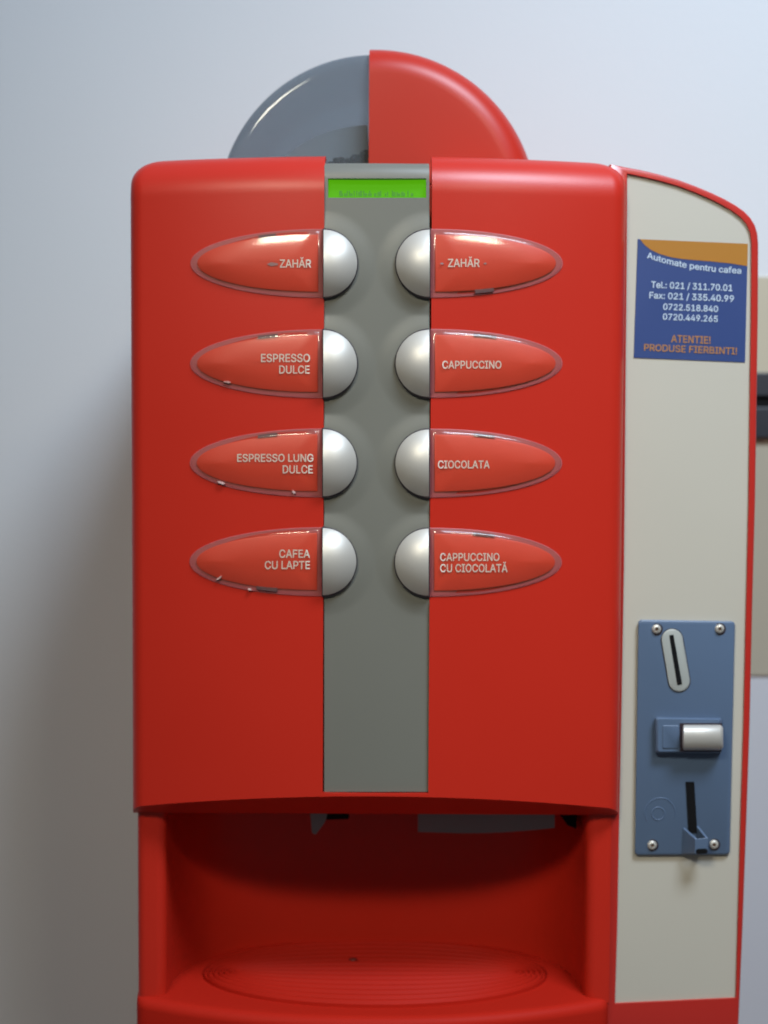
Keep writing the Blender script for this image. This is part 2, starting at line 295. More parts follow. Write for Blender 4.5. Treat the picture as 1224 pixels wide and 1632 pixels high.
'D': (0.502,[[0.219,-0.012,0.084,-0.012,0.084,0.069,0.214,0.069,0.252,0.072,0.284,0.079,0.312,0.091,0.335,0.108,0.353,0.129,0.368,0.154,0.379,0.184,0.385,0.218,0.387,0.255,0.385,0.293,0.379,0.326,0.368,0.356,0.354,0.381,0.336,0.401,0.313,0.418,0.287,0.43,0.256,0.437,0.22,0.44,0.081,0.44,0.081,0.521,0.226,0.521,0.274,0.517,0.319,0.507,0.359,0.489,0.393,0.464,0.422,0.433,0.444,0.396,0.461,0.354,0.47,0.307,0.474,0.255,0.47,0.203,0.461,0.156,0.444,0.113,0.421,0.076,0.392,0.045,0.357,0.02,0.316,0.002,0.27,-0.008],[0.137,0.521,0.137,-0.012,0.048,-0.012,0.048,0.521]]),
'E': (0.419,[[0.048,-0.012,0.048,0.521,0.384,0.521,0.384,0.44,0.137,0.44,0.137,0.298,0.367,0.298,0.367,0.217,0.137,0.217,0.137,0.069,0.387,0.069,0.387,-0.012]]),
'F': (0.41,[[0.048,-0.012,0.048,0.521,0.381,0.521,0.381,0.44,0.137,0.44,0.137,0.29,0.358,0.29,0.358,0.209,0.137,0.209,0.137,-0.012]]),
'G': (0.52,[[0.269,-0.019,0.223,-0.015,0.181,-0.004,0.143,0.015,0.109,0.041,0.081,0.072,0.058,0.11,0.042,0.154,0.032,0.202,0.028,0.254,0.032,0.307,0.042,0.355,0.058,0.398,0.081,0.436,0.109,0.468,0.142,0.494,0.18,0.513,0.221,0.524,0.265,0.528,0.292,0.526,0.319,0.522,0.344,0.515,0.368,0.505,0.39,0.493,0.411,0.479,0.429,0.462,0.445,0.443,0.459,0.423,0.471,0.4,0.48,0.376,0.489,0.337,0.4,0.337,0.391,0.36,0.385,0.374,0.377,0.387,0.369,0.398,0.359,0.408,0.349,0.417,0.337,0.425,0.325,0.432,0.312,0.437,0.297,0.441,0.282,0.443,0.266,0.444,0.238,0.441,0.213,0.434,0.19,0.422,0.169,0.406,0.151,0.385,0.136,0.359,0.125,0.328,0.118,0.294,0.115,0.254,0.118,0.215,0.125,0.18,0.136,0.15,0.151,0.124,0.169,0.103,0.191,0.087,0.215,0.075,0.241,0.067,0.269,0.065,0.294,0.067,0.318,0.072,0.339,0.082,0.357,0.094,0.373,0.11,0.386,0.129,0.395,0.151,0.401,0.175,0.404,0.217,0.458,0.197,0.271,0.187,0.271,0.268,0.49,0.268,0.49,0.2,0.487,0.158,0.477,0.12,0.461,0.085,0.44,0.054,0.413,0.029,0.382,0.008,0.347,-0.007,0.31,-0.016]]),
'H': (0.517,[[0.048,-0.012,0.048,0.521,0.137,0.521,0.137,0.301,0.38,0.301,0.38,0.521,0.469,0.521,0.469,-0.012,0.38,-0.012,0.38,0.22,0.137,0.22,0.137,-0.012]]),
'I': (0.3,[[0.019,-0.012,0.019,0.069,0.106,0.069,0.106,0.44,0.019,0.44,0.019,0.521,0.281,0.521,0.281,0.44,0.195,0.44,0.195,0.069,0.281,0.069,0.281,-0.012]]),
'L': (0.393,[[0.048,-0.012,0.048,0.521,0.137,0.521,0.137,0.069,0.373,0.069,0.373,-0.012]]),
'N': (0.523,[[0.048,-0.012,0.048,0.521,0.143,0.521,0.353,0.189,0.373,0.157,0.398,0.112,0.432,0.046,0.394,0.04,0.389,0.108,0.387,0.157,0.387,0.195,0.387,0.521,0.475,0.521,0.475,-0.012,0.38,-0.012,0.192,0.284,0.167,0.325,0.138,0.375,0.088,0.461,0.131,0.468,0.134,0.384,0.136,0.328,0.137,0.291,0.137,-0.012]]),
'O': (0.533,[[0.267,-0.019,0.223,-0.015,0.182,-0.004,0.144,0.015,0.111,0.04,0.082,0.072,0.059,0.11,0.042,0.153,0.032,0.201,0.028,0.254,0.032,0.307,0.042,0.355,0.059,0.399,0.082,0.436,0.111,0.468,0.144,0.494,0.182,0.513,0.223,0.524,0.267,0.528,0.311,0.524,0.352,0.513,0.39,0.494,0.423,0.468,0.452,0.436,0.475,0.398,0.492,0.355,0.502,0.307,0.505,0.254,0.502,0.201,0.492,0.153,0.475,0.11,0.452,0.072,0.423,0.04,0.39,0.015,0.352,-0.004,0.311,-0.015],[0.267,0.065,0.294,0.067,0.319,0.074,0.343,0.086,0.364,0.103,0.382,0.124,0.397,0.149,0.409,0.18,0.416,0.214,0.418,0.254,0.416,0.294,0.409,0.329,0.397,0.359,0.382,0.385,0.364,0.406,0.343,0.423,0.319,0.434,0.294,0.441,0.267,0.444,0.24,0.441,0.214,0.434,0.191,0.422,0.169,0.406,0.151,0.385,0.136,0.359,0.125,0.329,0.118,0.294,0.115,0.254,0.118,0.215,0.125,0.18,0.136,0.149,0.151,0.124,0.169,0.103,0.191,0.086,0.214,0.074,0.24,0.067]]),
'P': (0.445,[[0.048,-0.012,0.048,0.521,0.236,0.521,0.274,0.518,0.308,0.511,0.338,0.498,0.364,0.481,0.384,0.46,0.4,0.435,0.412,0.408,0.418,0.379,0.421,0.348,0.418,0.316,0.412,0.287,0.4,0.26,0.384,0.235,0.364,0.214,0.338,0.197,0.308,0.184,0.274,0.176,0.236,0.174,0.097,0.174,0.097,0.254,0.232,0.254,0.256,0.256,0.275,0.26,0.291,0.267,0.304,0.275,0.314,0.286,0.322,0.299,0.328,0.314,0.331,0.33,0.332,0.348,0.331,0.365,0.328,0.382,0.322,0.396,0.314,0.409,0.304,0.419,0.291,0.428,0.275,0.435,0.256,0.439,0.232,0.44,0.137,0.44,0.137,-0.012]]),
'R': (0.449,[[0.048,-0.012,0.048,0.521,0.236,0.521,0.274,0.518,0.309,0.511,0.339,0.499,0.364,0.483,0.385,0.463,0.401,0.439,0.412,0.412,0.419,0.383,0.421,0.352,0.419,0.321,0.412,0.292,0.401,0.266,0.385,0.242,0.364,0.222,0.338,0.206,0.308,0.195,0.274,0.188,0.236,0.186,0.084,0.186,0.084,0.267,0.233,0.267,0.257,0.268,0.277,0.272,0.293,0.278,0.305,0.285,0.315,0.295,0.323,0.306,0.329,0.319,0.332,0.335,0.333,0.352,0.332,0.37,0.329,0.385,0.323,0.399,0.315,0.411,0.305,0.421,0.292,0.429,0.276,0.435,0.256,0.439,0.233,0.44,0.137,0.44,0.137,-0.012],[0.346,-0.012,0.21,0.241,0.31,0.241,0.448,-0.012]]),
'S': (0.447,[[0.224,-0.021,0.187,-0.019,0.153,-0.012,0.123,-0.002,0.096,0.013,0.073,0.031,0.054,0.053,0.04,0.078,0.031,0.106,0.024,0.149,0.115,0.149,0.119,0.121,0.125,0.107,0.133,0.095,0.143,0.085,0.156,0.077,0.171,0.07,0.187,0.065,0.205,0.062,0.224,0.061,0.245,0.062,0.264,0.066,0.281,0.071,0.297,0.079,0.31,0.088,0.32,0.099,0.327,0.111,0.332,0.125,0.333,0.139,0.332,0.152,0.329,0.162,0.323,0.171,0.314,0.179,0.304,0.187,0.291,0.193,0.241,0.211,0.18,0.228,0.14,0.242,0.106,0.259,0.078,0.281,0.057,0.307,0.044,0.338,0.04,0.372,0.043,0.402,0.051,0.43,0.065,0.455,0.084,0.476,0.106,0.494,0.133,0.509,0.162,0.519,0.193,0.525,0.227,0.528,0.261,0.525,0.292,0.519,0.321,0.509,0.347,0.494,0.369,0.477,0.387,0.456,0.401,0.432,0.409,0.406,0.414,0.366,0.328,0.366,0.32,0.397,0.31,0.414,0.295,0.427,0.275,0.438,0.252,0.444,0.225,0.446,0.205,0.445,0.188,0.442,0.172,0.437,0.158,0.43,0.147,0.421,0.138,0.411,0.132,0.4,0.128,0.388,0.127,0.376,0.129,0.362,0.133,0.351,0.14,0.342,0.15,0.333,0.161,0.326,0.174,0.319,0.216,0.305,0.268,0.291,0.316,0.275,0.333,0.267,0.35,0.258,0.366,0.247,0.381,0.235,0.394,0.22,0.405,0.203,0.414,0.184,0.419,0.162,0.42,0.138,0.418,0.11,0.41,0.082,0.397,0.057,0.378,0.034,0.356,0.015,0.328,-0.0,0.297,-0.012,0.262,-0.019]]),
'T': (0.449,[[0.02,0.44,0.02,0.521,0.429,0.521,0.429,0.44,0.269,0.44,0.269,-0.012,0.181,-0.012,0.181,0.44]]),
'U': (0.517,[[0.259,-0.02,0.219,-0.017,0.182,-0.009,0.148,0.005,0.119,0.023,0.094,0.047,0.074,0.074,0.06,0.104,0.051,0.137,0.048,0.173,0.048,0.521,0.136,0.521,0.136,0.179,0.138,0.157,0.143,0.137,0.151,0.119,0.162,0.103,0.176,0.09,0.193,0.079,0.212,0.07,0.234,0.065,0.259,0.064,0.284,0.065,0.306,0.07,0.325,0.079,0.341,0.09,0.355,0.103,0.366,0.119,0.374,0.137,0.379,0.157,0.381,0.179,0.381,0.521,0.469,0.521,0.469,0.173,0.466,0.137,0.458,0.104,0.443,0.074,0.423,0.047,0.398,0.023,0.369,0.005,0.336,-0.009,0.299,-0.017]]),
'Z': (0.438,[[0.03,-0.012,0.03,0.05,0.264,0.392,0.296,0.438,0.345,0.499,0.364,0.443,0.286,0.44,0.223,0.44,0.028,0.44,0.028,0.521,0.409,0.521,0.409,0.458,0.178,0.122,0.143,0.073,0.093,0.009,0.074,0.066,0.152,0.069,0.214,0.069,0.411,0.069,0.411,-0.012]]),
'a': (0.389,[[0.16,-0.021,0.135,-0.019,0.111,-0.014,0.089,-0.006,0.069,0.005,0.052,0.02,0.038,0.038,0.027,0.059,0.02,0.082,0.018,0.108,0.02,0.13,0.025,0.15,0.033,0.167,0.044,0.182,0.057,0.194,0.072,0.204,0.088,0.211,0.105,0.218,0.123,0.222,0.176,0.232,0.231,0.239,0.257,0.245,0.264,0.258,0.264,0.256,0.263,0.27,0.26,0.281,0.256,0.291,0.251,0.299,0.243,0.306,0.235,0.311,0.224,0.315,0.211,0.318,0.196,0.319,0.18,0.318,0.166,0.315,0.155,0.311,0.126,0.292,0.105,0.26,0.024,0.284,0.041,0.319,0.054,0.339,0.071,0.355,0.089,0.368,0.109,0.379,0.129,0.387,0.151,0.392,0.172,0.395,0.194,0.396,0.241,0.391,0.259,0.386,0.276,0.379,0.292,0.37,0.308,0.359,0.321,0.344,0.333,0.326,0.342,0.304,0.347,0.279,0.349,0.252,0.349,-0.012,0.265,-0.012,0.265,0.04,0.278,0.04,0.261,0.016,0.249,0.006,0.235,-0.003,0.22,-0.01,0.202,-0.016,0.182,-0.019],[0.17,0.057,0.19,0.059,0.207,0.063,0.222,0.069,0.235,0.078,0.245,0.088,0.253,0.099,0.259,0.112,0.262,0.125,0.264,0.138,0.264,0.171,0.263,0.171,0.233,0.164,0.202,0.159,0.178,0.156,0.138,0.147,0.128,0.143,0.119,0.137,0.113,0.131,0.108,0.124,0.105,0.116,0.104,0.105,0.105,0.095,0.107,0.087,0.112,0.079,0.117,0.073,0.125,0.068,0.134,0.063,0.145,0.06,0.157,0.058]]),
'c': (0.396,[[0.207,-0.02,0.172,-0.017,0.14,-0.009,0.11,0.006,0.084,0.026,0.063,0.051,0.045,0.08,0.032,0.113,0.025,0.148,0.022,0.187,0.025,0.227,0.032,0.263,0.045,0.296,0.063,0.325,0.084,0.35,0.11,0.37,0.14,0.385,0.172,0.394,0.207,0.396,0.227,0.396,0.245,0.393,0.263,0.389,0.281,0.383,0.297,0.375,0.312,0.366,0.326,0.355,0.338,0.343,0.35,0.329,0.359,0.314,0.367,0.298,0.377,0.268,0.296,0.248,0.28,0.282,0.263,0.301,0.238,0.313,0.207,0.318,0.186,0.316,0.168,0.31,0.152,0.301,0.139,0.288,0.128,0.272,0.12,0.254,0.113,0.233,0.11,0.211,0.108,0.187,0.11,0.164,0.113,0.142,0.12,0.122,0.128,0.104,0.139,0.088,0.152,0.075,0.168,0.066,0.186,0.06,0.207,0.059,0.239,0.063,0.263,0.076,0.281,0.095,0.297,0.131,0.378,0.111,0.368,0.081,0.361,0.065,0.351,0.049,0.34,0.035,0.327,0.023,0.313,0.012,0.298,0.002,0.282,-0.006,0.264,-0.012,0.246,-0.017,0.227,-0.019]]),
'e': (0.404,[[0.212,-0.02,0.175,-0.017,0.141,-0.009,0.111,0.006,0.084,0.026,0.062,0.051,0.045,0.08,0.032,0.112,0.025,0.148,0.022,0.187,0.025,0.226,0.032,0.262,0.044,0.295,0.062,0.324,0.083,0.349,0.109,0.369,0.138,0.385,0.17,0.394,0.205,0.396,0.227,0.395,0.249,0.392,0.27,0.385,0.29,0.376,0.31,0.364,0.328,0.35,0.344,0.332,0.357,0.31,0.368,0.286,0.377,0.259,0.382,0.228,0.383,0.194,0.383,0.157,0.063,0.157,0.063,0.233,0.361,0.228,0.299,0.181,0.296,0.225,0.293,0.245,0.287,0.264,0.278,0.28,0.268,0.293,0.256,0.304,0.241,0.312,0.225,0.316,0.205,0.318,0.185,0.316,0.168,0.312,0.153,0.303,0.14,0.293,0.129,0.28,0.12,0.264,0.113,0.247,0.109,0.23,0.108,0.211,0.108,0.178,0.109,0.153,0.114,0.131,0.121,0.111,0.131,0.095,0.143,0.082,0.157,0.072,0.174,0.064,0.192,0.06,0.213,0.058,0.226,0.059,0.238,0.061,0.25,0.064,0.26,0.069,0.269,0.074,0.277,0.081,0.284,0.089,0.29,0.099,0.299,0.12,0.381,0.099,0.369,0.067,0.358,0.048,0.344,0.031,0.327,0.016,0.308,0.003,0.287,-0.007,0.264,-0.014,0.239,-0.019]]),
'f': (0.254,[[0.24,0.391,0.24,0.315,-0.006,0.315,-0.006,0.391],[0.069,-0.012,0.069,0.432,0.07,0.454,0.076,0.475,0.086,0.493,0.098,0.508,0.113,0.52,0.13,0.53,0.149,0.537,0.168,0.541,0.188,0.542,0.224,0.539,0.258,0.529,0.236,0.454,0.213,0.46,0.195,0.462,0.18,0.461,0.17,0.457,0.163,0.452,0.158,0.444,0.155,0.433,0.154,0.418,0.154,-0.012]]),
'l': (0.189,[[0.139,-0.014,0.11,-0.012,0.085,-0.003,0.065,0.012,0.051,0.032,0.043,0.056,0.041,0.084,0.041,0.521,0.126,0.521,0.126,0.099,0.126,0.084,0.128,0.074,0.13,0.069,0.133,0.067,0.137,0.065,0.146,0.064,0.159,0.065,0.179,0.068,0.195,-0.007,0.163,-0.013]]),
'm': (0.61,[[0.041,-0.012,0.041,0.391,0.124,0.391,0.124,0.283,0.091,0.283,0.103,0.319,0.112,0.337,0.123,0.354,0.136,0.367,0.151,0.378,0.167,0.387,0.184,0.393,0.201,0.397,0.219,0.398,0.248,0.395,0.274,0.385,0.296,0.369,0.313,0.349,0.325,0.324,0.337,0.283,0.296,0.283,0.307,0.317,0.316,0.335,0.328,0.351,0.342,0.365,0.358,0.377,0.376,0.386,0.395,0.393,0.415,0.397,0.437,0.398,0.46,0.396,0.482,0.391,0.503,0.382,0.522,0.37,0.538,0.354,0.551,0.334,0.561,0.311,0.567,0.285,0.569,0.255,0.569,-0.012,0.484,-0.012,0.484,0.253,0.481,0.276,0.475,0.292,0.465,0.303,0.451,0.312,0.436,0.317,0.418,0.318,0.404,0.317,0.391,0.314,0.38,0.309,0.37,0.302,0.362,0.294,0.356,0.284,0.351,0.273,0.348,0.261,0.347,0.247,0.347,-0.012,0.262,-0.012,0.262,0.259,0.26,0.277,0.254,0.29,0.245,0.302,0.232,0.311,0.217,0.317,0.199,0.318,0.187,0.317,0.175,0.314,0.163,0.309,0.153,0.303,0.144,0.294,0.136,0.283,0.13,0.27,0.127,0.256,0.126,0.238,0.126,-0.012]]),
'n': (0.41,[[0.126,0.226,0.126,-0.012,0.041,-0.012,0.041,0.391,0.124,0.391,0.124,0.275,0.084,0.275,0.105,0.325,0.123,0.352,0.145,0.372,0.17,0.386,0.198,0.394,0.227,0.396,0.254,0.395,0.278,0.389,0.301,0.379,0.321,0.365,0.338,0.348,0.351,0.326,0.361,0.301,0.367,0.272,0.369,0.241,0.369,-0.012,0.284,-0.012,0.284,0.235,0.282,0.26,0.275,0.28,0.264,0.296,0.25,0.308,0.232,0.315,0.21,0.317,0.194,0.316,0.18,0.312,0.167,0.307,0.155,0.299,0.145,0.289,0.137,0.277,0.131,0.263,0.127,0.246]]),
'o': (0.415,[[0.207,-0.02,0.172,-0.017,0.14,-0.009,0.11,0.006,0.084,0.026,0.063,0.051,0.045,0.08,0.032,0.113,0.025,0.148,0.022,0.187,0.025,0.227,0.032,0.263,0.045,0.296,0.063,0.325,0.084,0.35,0.11,0.37,0.14,0.385,0.172,0.394,0.207,0.396,0.243,0.394,0.275,0.385,0.305,0.37,0.331,0.35,0.353,0.325,0.37,0.296,0.383,0.263,0.391,0.227,0.393,0.187,0.391,0.148,0.383,0.113,0.37,0.08,0.353,0.051,0.331,0.026,0.305,0.006,0.275,-0.009,0.243,-0.017],[0.207,0.058,0.229,0.06,0.247,0.066,0.263,0.075,0.276,0.088,0.287,0.104,0.296,0.122,0.302,0.142,0.306,0.164,0.307,0.187,0.306,0.211,0.302,0.233,0.296,0.254,0.287,0.272,0.276,0.288,0.263,0.301,0.247,0.31,0.229,0.316,0.207,0.318,0.186,0.316,0.168,0.31,0.152,0.301,0.139,0.288,0.128,0.272,0.12,0.254,0.113,0.233,0.11,0.211,0.108,0.187,0.11,0.164,0.113,0.142,0.12,0.122,0.128,0.104,0.139,0.088,0.152,0.075,0.168,0.066,0.186,0.06]]),
'p': (0.424,[[0.041,-0.155,0.041,0.391,0.124,0.391,0.124,0.331,0.112,0.331,0.128,0.353,0.138,0.364,0.151,0.374,0.166,0.383,0.184,0.391,0.205,0.395,0.229,0.396,0.262,0.394,0.292,0.385,0.32,0.371,0.344,0.351,0.364,0.327,0.381,0.298,0.393,0.265,0.4,0.228,0.402,0.189,0.4,0.149,0.393,0.113,0.381,0.079,0.365,0.05,0.344,0.026,0.32,0.006,0.292,-0.009,0.262,-0.017,0.23,-0.02,0.206,-0.019,0.185,-0.014,0.167,-0.007,0.152,0.002,0.139,0.012,0.129,0.024,0.112,0.047,0.126,0.047,0.126,-0.155],[0.22,0.059,0.24,0.061,0.257,0.066,0.272,0.075,0.285,0.087,0.296,0.103,0.305,0.121,0.311,0.142,0.315,0.165,0.316,0.189,0.315,0.214,0.311,0.236,0.305,0.257,0.296,0.275,0.285,0.29,0.273,0.302,0.258,0.311,0.24,0.316,0.22,0.318,0.2,0.316,0.183,0.311,0.168,0.302,0.155,0.291,0.145,0.276,0.136,0.258,0.13,0.238,0.126,0.215,0.125,0.189,0.126,0.164,0.13,0.14,0.136,0.119,0.145,0.101,0.156,0.087,0.169,0.075,0.184,0.066,0.201,0.061]]),
'r': (0.259,[[0.041,-0.012,0.041,0.391,0.124,0.391,0.124,0.333,0.108,0.333,0.114,0.345,0.128,0.363,0.146,0.377,0.166,0.388,0.189,0.395,0.213,0.397,0.23,0.396,0.255,0.395,0.255,0.308,0.229,0.312,0.207,0.314,0.192,0.313,0.178,0.309,0.165,0.304,0.153,0.297,0.144,0.288,0.136,0.277,0.13,0.265,0.127,0.252,0.126,0.236,0.126,-0.012]]),
't': (0.227,[[0.216,0.391,0.216,0.315,-0.006,0.315,-0.006,0.391],[0.053,0.483,0.138,0.483,0.138,0.098,0.139,0.085,0.142,0.075,0.145,0.069,0.15,0.066,0.158,0.063,0.17,0.062,0.184,0.063,0.211,0.067,0.227,-0.008,0.193,-0.015,0.168,-0.016,0.136,-0.013,0.107,-0.004,0.084,0.012,0.066,0.035,0.056,0.062,0.053,0.092]]),
'u': (0.41,[[0.182,-0.017,0.156,-0.015,0.132,-0.01,0.109,0.0,0.089,0.014,0.072,0.032,0.058,0.053,0.048,0.078,0.042,0.107,0.041,0.139,0.041,0.391,0.126,0.391,0.126,0.145,0.128,0.119,0.135,0.099,0.146,0.083,0.16,0.072,0.178,0.065,0.2,0.062,0.216,0.063,0.23,0.067,0.243,0.073,0.255,0.08,0.265,0.09,0.273,0.103,0.279,0.117,0.283,0.134,0.284,0.153,0.284,0.391,0.369,0.391,0.369,-0.012,0.286,-0.012,0.286,0.104,0.325,0.104,0.304,0.054,0.286,0.027,0.264,0.007,0.239,-0.006,0.212,-0.015]]),
'x': (0.379,[[-0.0,-0.011,0.179,0.241,0.178,0.148,0.007,0.391,0.107,0.391,0.158,0.312,0.19,0.259,0.228,0.194,0.155,0.194,0.192,0.259,0.223,0.312,0.275,0.391,0.373,0.391,0.202,0.146,0.201,0.237,0.379,-0.011,0.28,-0.012,0.221,0.079,0.19,0.13,0.152,0.193,0.225,0.194,0.189,0.13,0.158,0.079,0.098,-0.012]]),
'Ă': (0.48,[[-0.001,-0.012,0.193,0.521,0.285,0.521,0.48,-0.012,0.387,-0.012,0.276,0.299,0.253,0.369,0.216,0.49,0.261,0.49,0.224,0.367,0.202,0.299,0.094,-0.012],[0.098,0.13,0.098,0.211,0.382,0.211,0.382,0.13],[0.24,0.55,0.22,0.552,0.201,0.557,0.184,0.565,0.168,0.575,0.155,0.588,0.144,0.604,0.136,0.621,0.131,0.639,0.128,0.671,0.196,0.671,0.199,0.647,0.203,0.637,0.209,0.629,0.218,0.623,0.228,0.619,0.24,0.618,0.252,0.619,0.262,0.623,0.27,0.629,0.276,0.637,0.28,0.647,0.283,0.671,0.352,0.671,0.349,0.639,0.344,0.621,0.336,0.604,0.325,0.589,0.312,0.576,0.296,0.565,0.279,0.557,0.26,0.552]]),
}
SPACE = 0.188

_slices = {}
def glyph_quads(ch):
    """cut a letter into horizontal slices filled by the non-zero rule"""
    if ch in _slices:
        return _slices[ch]
    edges = []
    for lp in GLYPHS[ch][1]:
        p = [(lp[k], lp[k + 1]) for k in range(0, len(lp), 2)]
        for a, b in zip(p, p[1:] + p[:1]):
            if abs(a[1] - b[1]) > 1e-6:
                edges.append((a, b, 1) if a[1] < b[1] else (b, a, -1))
    ys = sorted({round(y, 4) for e in edges for y in (e[0][1], e[1][1])})
    quads = []
    for y0, y1 in zip(ys, ys[1:]):
        if y1 - y0 < 5e-4:
            continue
        ym = (y0 + y1) / 2
        at = lambda e, y: e[0][0] + (e[1][0] - e[0][0]) * (y - e[0][1]) / (e[1][1] - e[0][1])
        live = sorted((e for e in edges if e[0][1] < ym < e[1][1]), key=lambda e: at(e, ym))
        wn, start = 0, None
        for e in live:
            if wn == 0:
                start = e
            wn += e[2]
            if wn == 0:
                quads.append(((at(start, y0), y0), (at(e, y0), y0), (at(e, y1), y1), (at(start, y1), y1)))
    _slices[ch] = quads
    return quads

def text_mesh(body, offset=0.0):
    v, f, x = [], [], 0.0
    for ch in body:
        if ch == ' ':
            x += SPACE
            continue
        for q in glyph_quads(ch):
            n0 = len(v)
            v += [Vector((x + a, b, 0)) for a, b in q]
            f.append((n0, n0 + 1, n0 + 2, n0 + 3))
        x += GLYPHS[ch][0]
    return v, f

def lettering(bm, body, bbox, fn, offset=0.0, warp=None):
    """set a line of text into the given box of surface coordinates"""
    v, f = text_mesh(body, offset)
    x0 = min(c.x for c in v); x1 = max(c.x for c in v)
    cap, _ = text_mesh('H', offset)
    y0 = min(c.y for c in cap); y1 = max(c.y for c in cap)
    X0, X1, YT, YB = bbox
    nv = []
    for c in v:
        u = (c.x - x0) / (x1 - x0)
        q = (c.y - y0) / (y1 - y0)
        px = X0 + u * (X1 - X0)
        py = YB + q * (YT - YB)
        if warp:
            py += warp(u)
        nv.append(bm.verts.new(fn(px, py)))
    for p in f:
        try:
            bm.faces.new([nv[i] for i in p])
        except ValueError:
            pass

def fil(d, r):
    """how far a rounded edge of radius r has fallen back at distance d from the edge"""
    if d >= r:
        return 0.0
    d = max(d, 0.0)
    return r - math.sqrt(max(0.0, r * r - (r - d) ** 2))

def smoothstep(a, b, x):
    t = max(0.0, min(1.0, (x - a) / (b - a)))
    return t * t * (3 - 2 * t)

# ------------------------------------------------------------------ setting
WALL_Y = 0.47
bm = bmesh.new()
box(bm, (-4, WALL_Y, 0), (4, WALL_Y + 0.12, 3.6))
wall = finish('wall', bm, M['wall'], smooth=0)
wall['kind'] = 'structure'
bm = bmesh.new()
box(bm, (-4, -5, -0.05), (4, WALL_Y - 0.001, 0.0))
fl = finish('floor', bm, M['floor'], smooth=0)
fl['kind'] = 'structure'

# ------------------------------------------------------------------ the coffee machine
XL = S(206, 800, 0.0).x
XR = S(995, 800, 0.0).x
XC = (XL + XR) / 2
HW = (XR - XL) / 2
BULGE = 0.028
machine = thing('coffee_machine', 'red coffee vending machine with eight silver half-round buttons and a cream coin panel',
                'coffee machine', (XC, 0.2, 0))

def door_y(x):
    t = (x - XC) / HW
    return -BULGE * (1 - t * t)
def D(px, py, off=0.0):
    """the photo's pixel on the bulging door front, lifted off it by `off`"""
    y = 0.0
    for _ in range(8):
        p = S(px, py, y - off)
        y = door_y(p.x)
    return Vector((p.x, y - off, p.z))

ZT = S(400, 250, 0.004).z
ZB0 = S(600, 1297, 0.014).z           # lower back edge of the door
KB = 0.62
CHL, CHR = D(515.5, 800).x, D(685.5, 800).x
CHB = D(600, 1265).z

RC = 0.022
RT = 0.034
RS = 0.012
def door_surface(x, z, top=None, rt=RT):
    top = ZT if top is None else top
    xl = XL + (RC - math.sqrt(max(0, RC * RC - max(0, z - (top - RC)) ** 2)) if z > top - RC else 0)
    xr = XR - (xl - XL)
    dx = min(x - xl, xr - x)
    return door_y(x) + fil(dx, RS) + fil(top - z, rt) * 0.9
# columns and rows of the door grid
def lin(a, b, n):
    return [a + (b - a) * i / n for i in range(n + 1)]
us = []
ease = [1 - math.cos(math.pi / 2 * i / 12) for i in range(13)]
fl_l = [XL + 0.014 * e for e in ease]
fl_r = [XR - 0.014 * e for e in reversed(ease)]
cols = fl_l + lin(XL + 0.014, CHL, 22)[1:] + lin(CHL, CHR, 12)[1:] + lin(CHR, XR - 0.014, 22)[1:] + fl_r[1:]
rows_top = [ZT - 0.036 * (1 - math.cos(math.pi / 2 * i / 22)) for i in range(23)]
rows = rows_top + lin(ZT - 0.036, CHB, 50)[1:]
bm = bmesh.new()
grid = {}
for j, z in enumerate(rows):
    shrink = (RC - math.sqrt(max(0, RC * RC - (z - (ZT - RC)) ** 2))) if z > ZT - RC else 0
    for i, x in enumerate(cols):
        # squeeze the outer columns in at the rounded top corners
        t = (x - XC) / HW
        if abs(t) > 0.55:
            xx = x - math.copysign(shrink * ((abs(t) - 0.55) / 0.45) ** 1.0, t)
        else:
            xx = x
        grid[i, j] = bm.verts.new((xx, door_surface(xx, z), z))
jb = len(rows)
for i, x in enumerate(cols):
    y = door_surface(x, CHB)
    for k, z in enumerate((0.5, 1.0)):
        zb = ZB0 + KB * (0.014 - y)
        grid[i, jb + k] = bm.verts.new((x, y, CHB + (zb - CHB) * z))
nj = jb + 2
for j in range(nj - 1):
    for i in range(len(cols) - 1):
        xm = (cols[i] + cols[i + 1]) / 2
        if CHL < xm < CHR and j < jb - 1:
            continue
        bm.faces.new((grid[i, j], grid[i + 1, j], grid[i + 1, j + 1], grid[i, j + 1]))
bm.verts.ensure_lookup_table()
bm.verts.index_update()
loose = [v for v in bm.verts if not v.link_faces]
bmesh.ops.delete(bm, geom=loose, context='VERTS')
bottom = {grid[i, nj - 1] for i in range(len(cols))}
be = [e for e in bm.edges if e.is_boundary]
bset = {v: True for v in bottom}
ret = bmesh.ops.extrude_edge_only(bm, edges=be)
newv = [g for g in ret['geom'] if isinstance(g, bmesh.types.BMVert)]
zlow = min(v.co.z for v in bottom)
for v in newv:
    z = v.co.z
    isb = any((v.co - b.co).length < 1e-7 for b in bottom)
    if isb:
        v.co.z = ZB0
        v.co.y = 0.014
    elif CHL - 1e-4 < v.co.x < CHR + 1e-4:
        v.co.y += 0.012
    else:
        v.co.y = 0.05
# underside of the door
box(bm, (XL + 0.004, 0.0142, ZB0 + 0.0005), (XR - 0.004, 0.06, ZB0 + 0.004))
door = finish('door', bm, M['red'], machine, smooth=32)

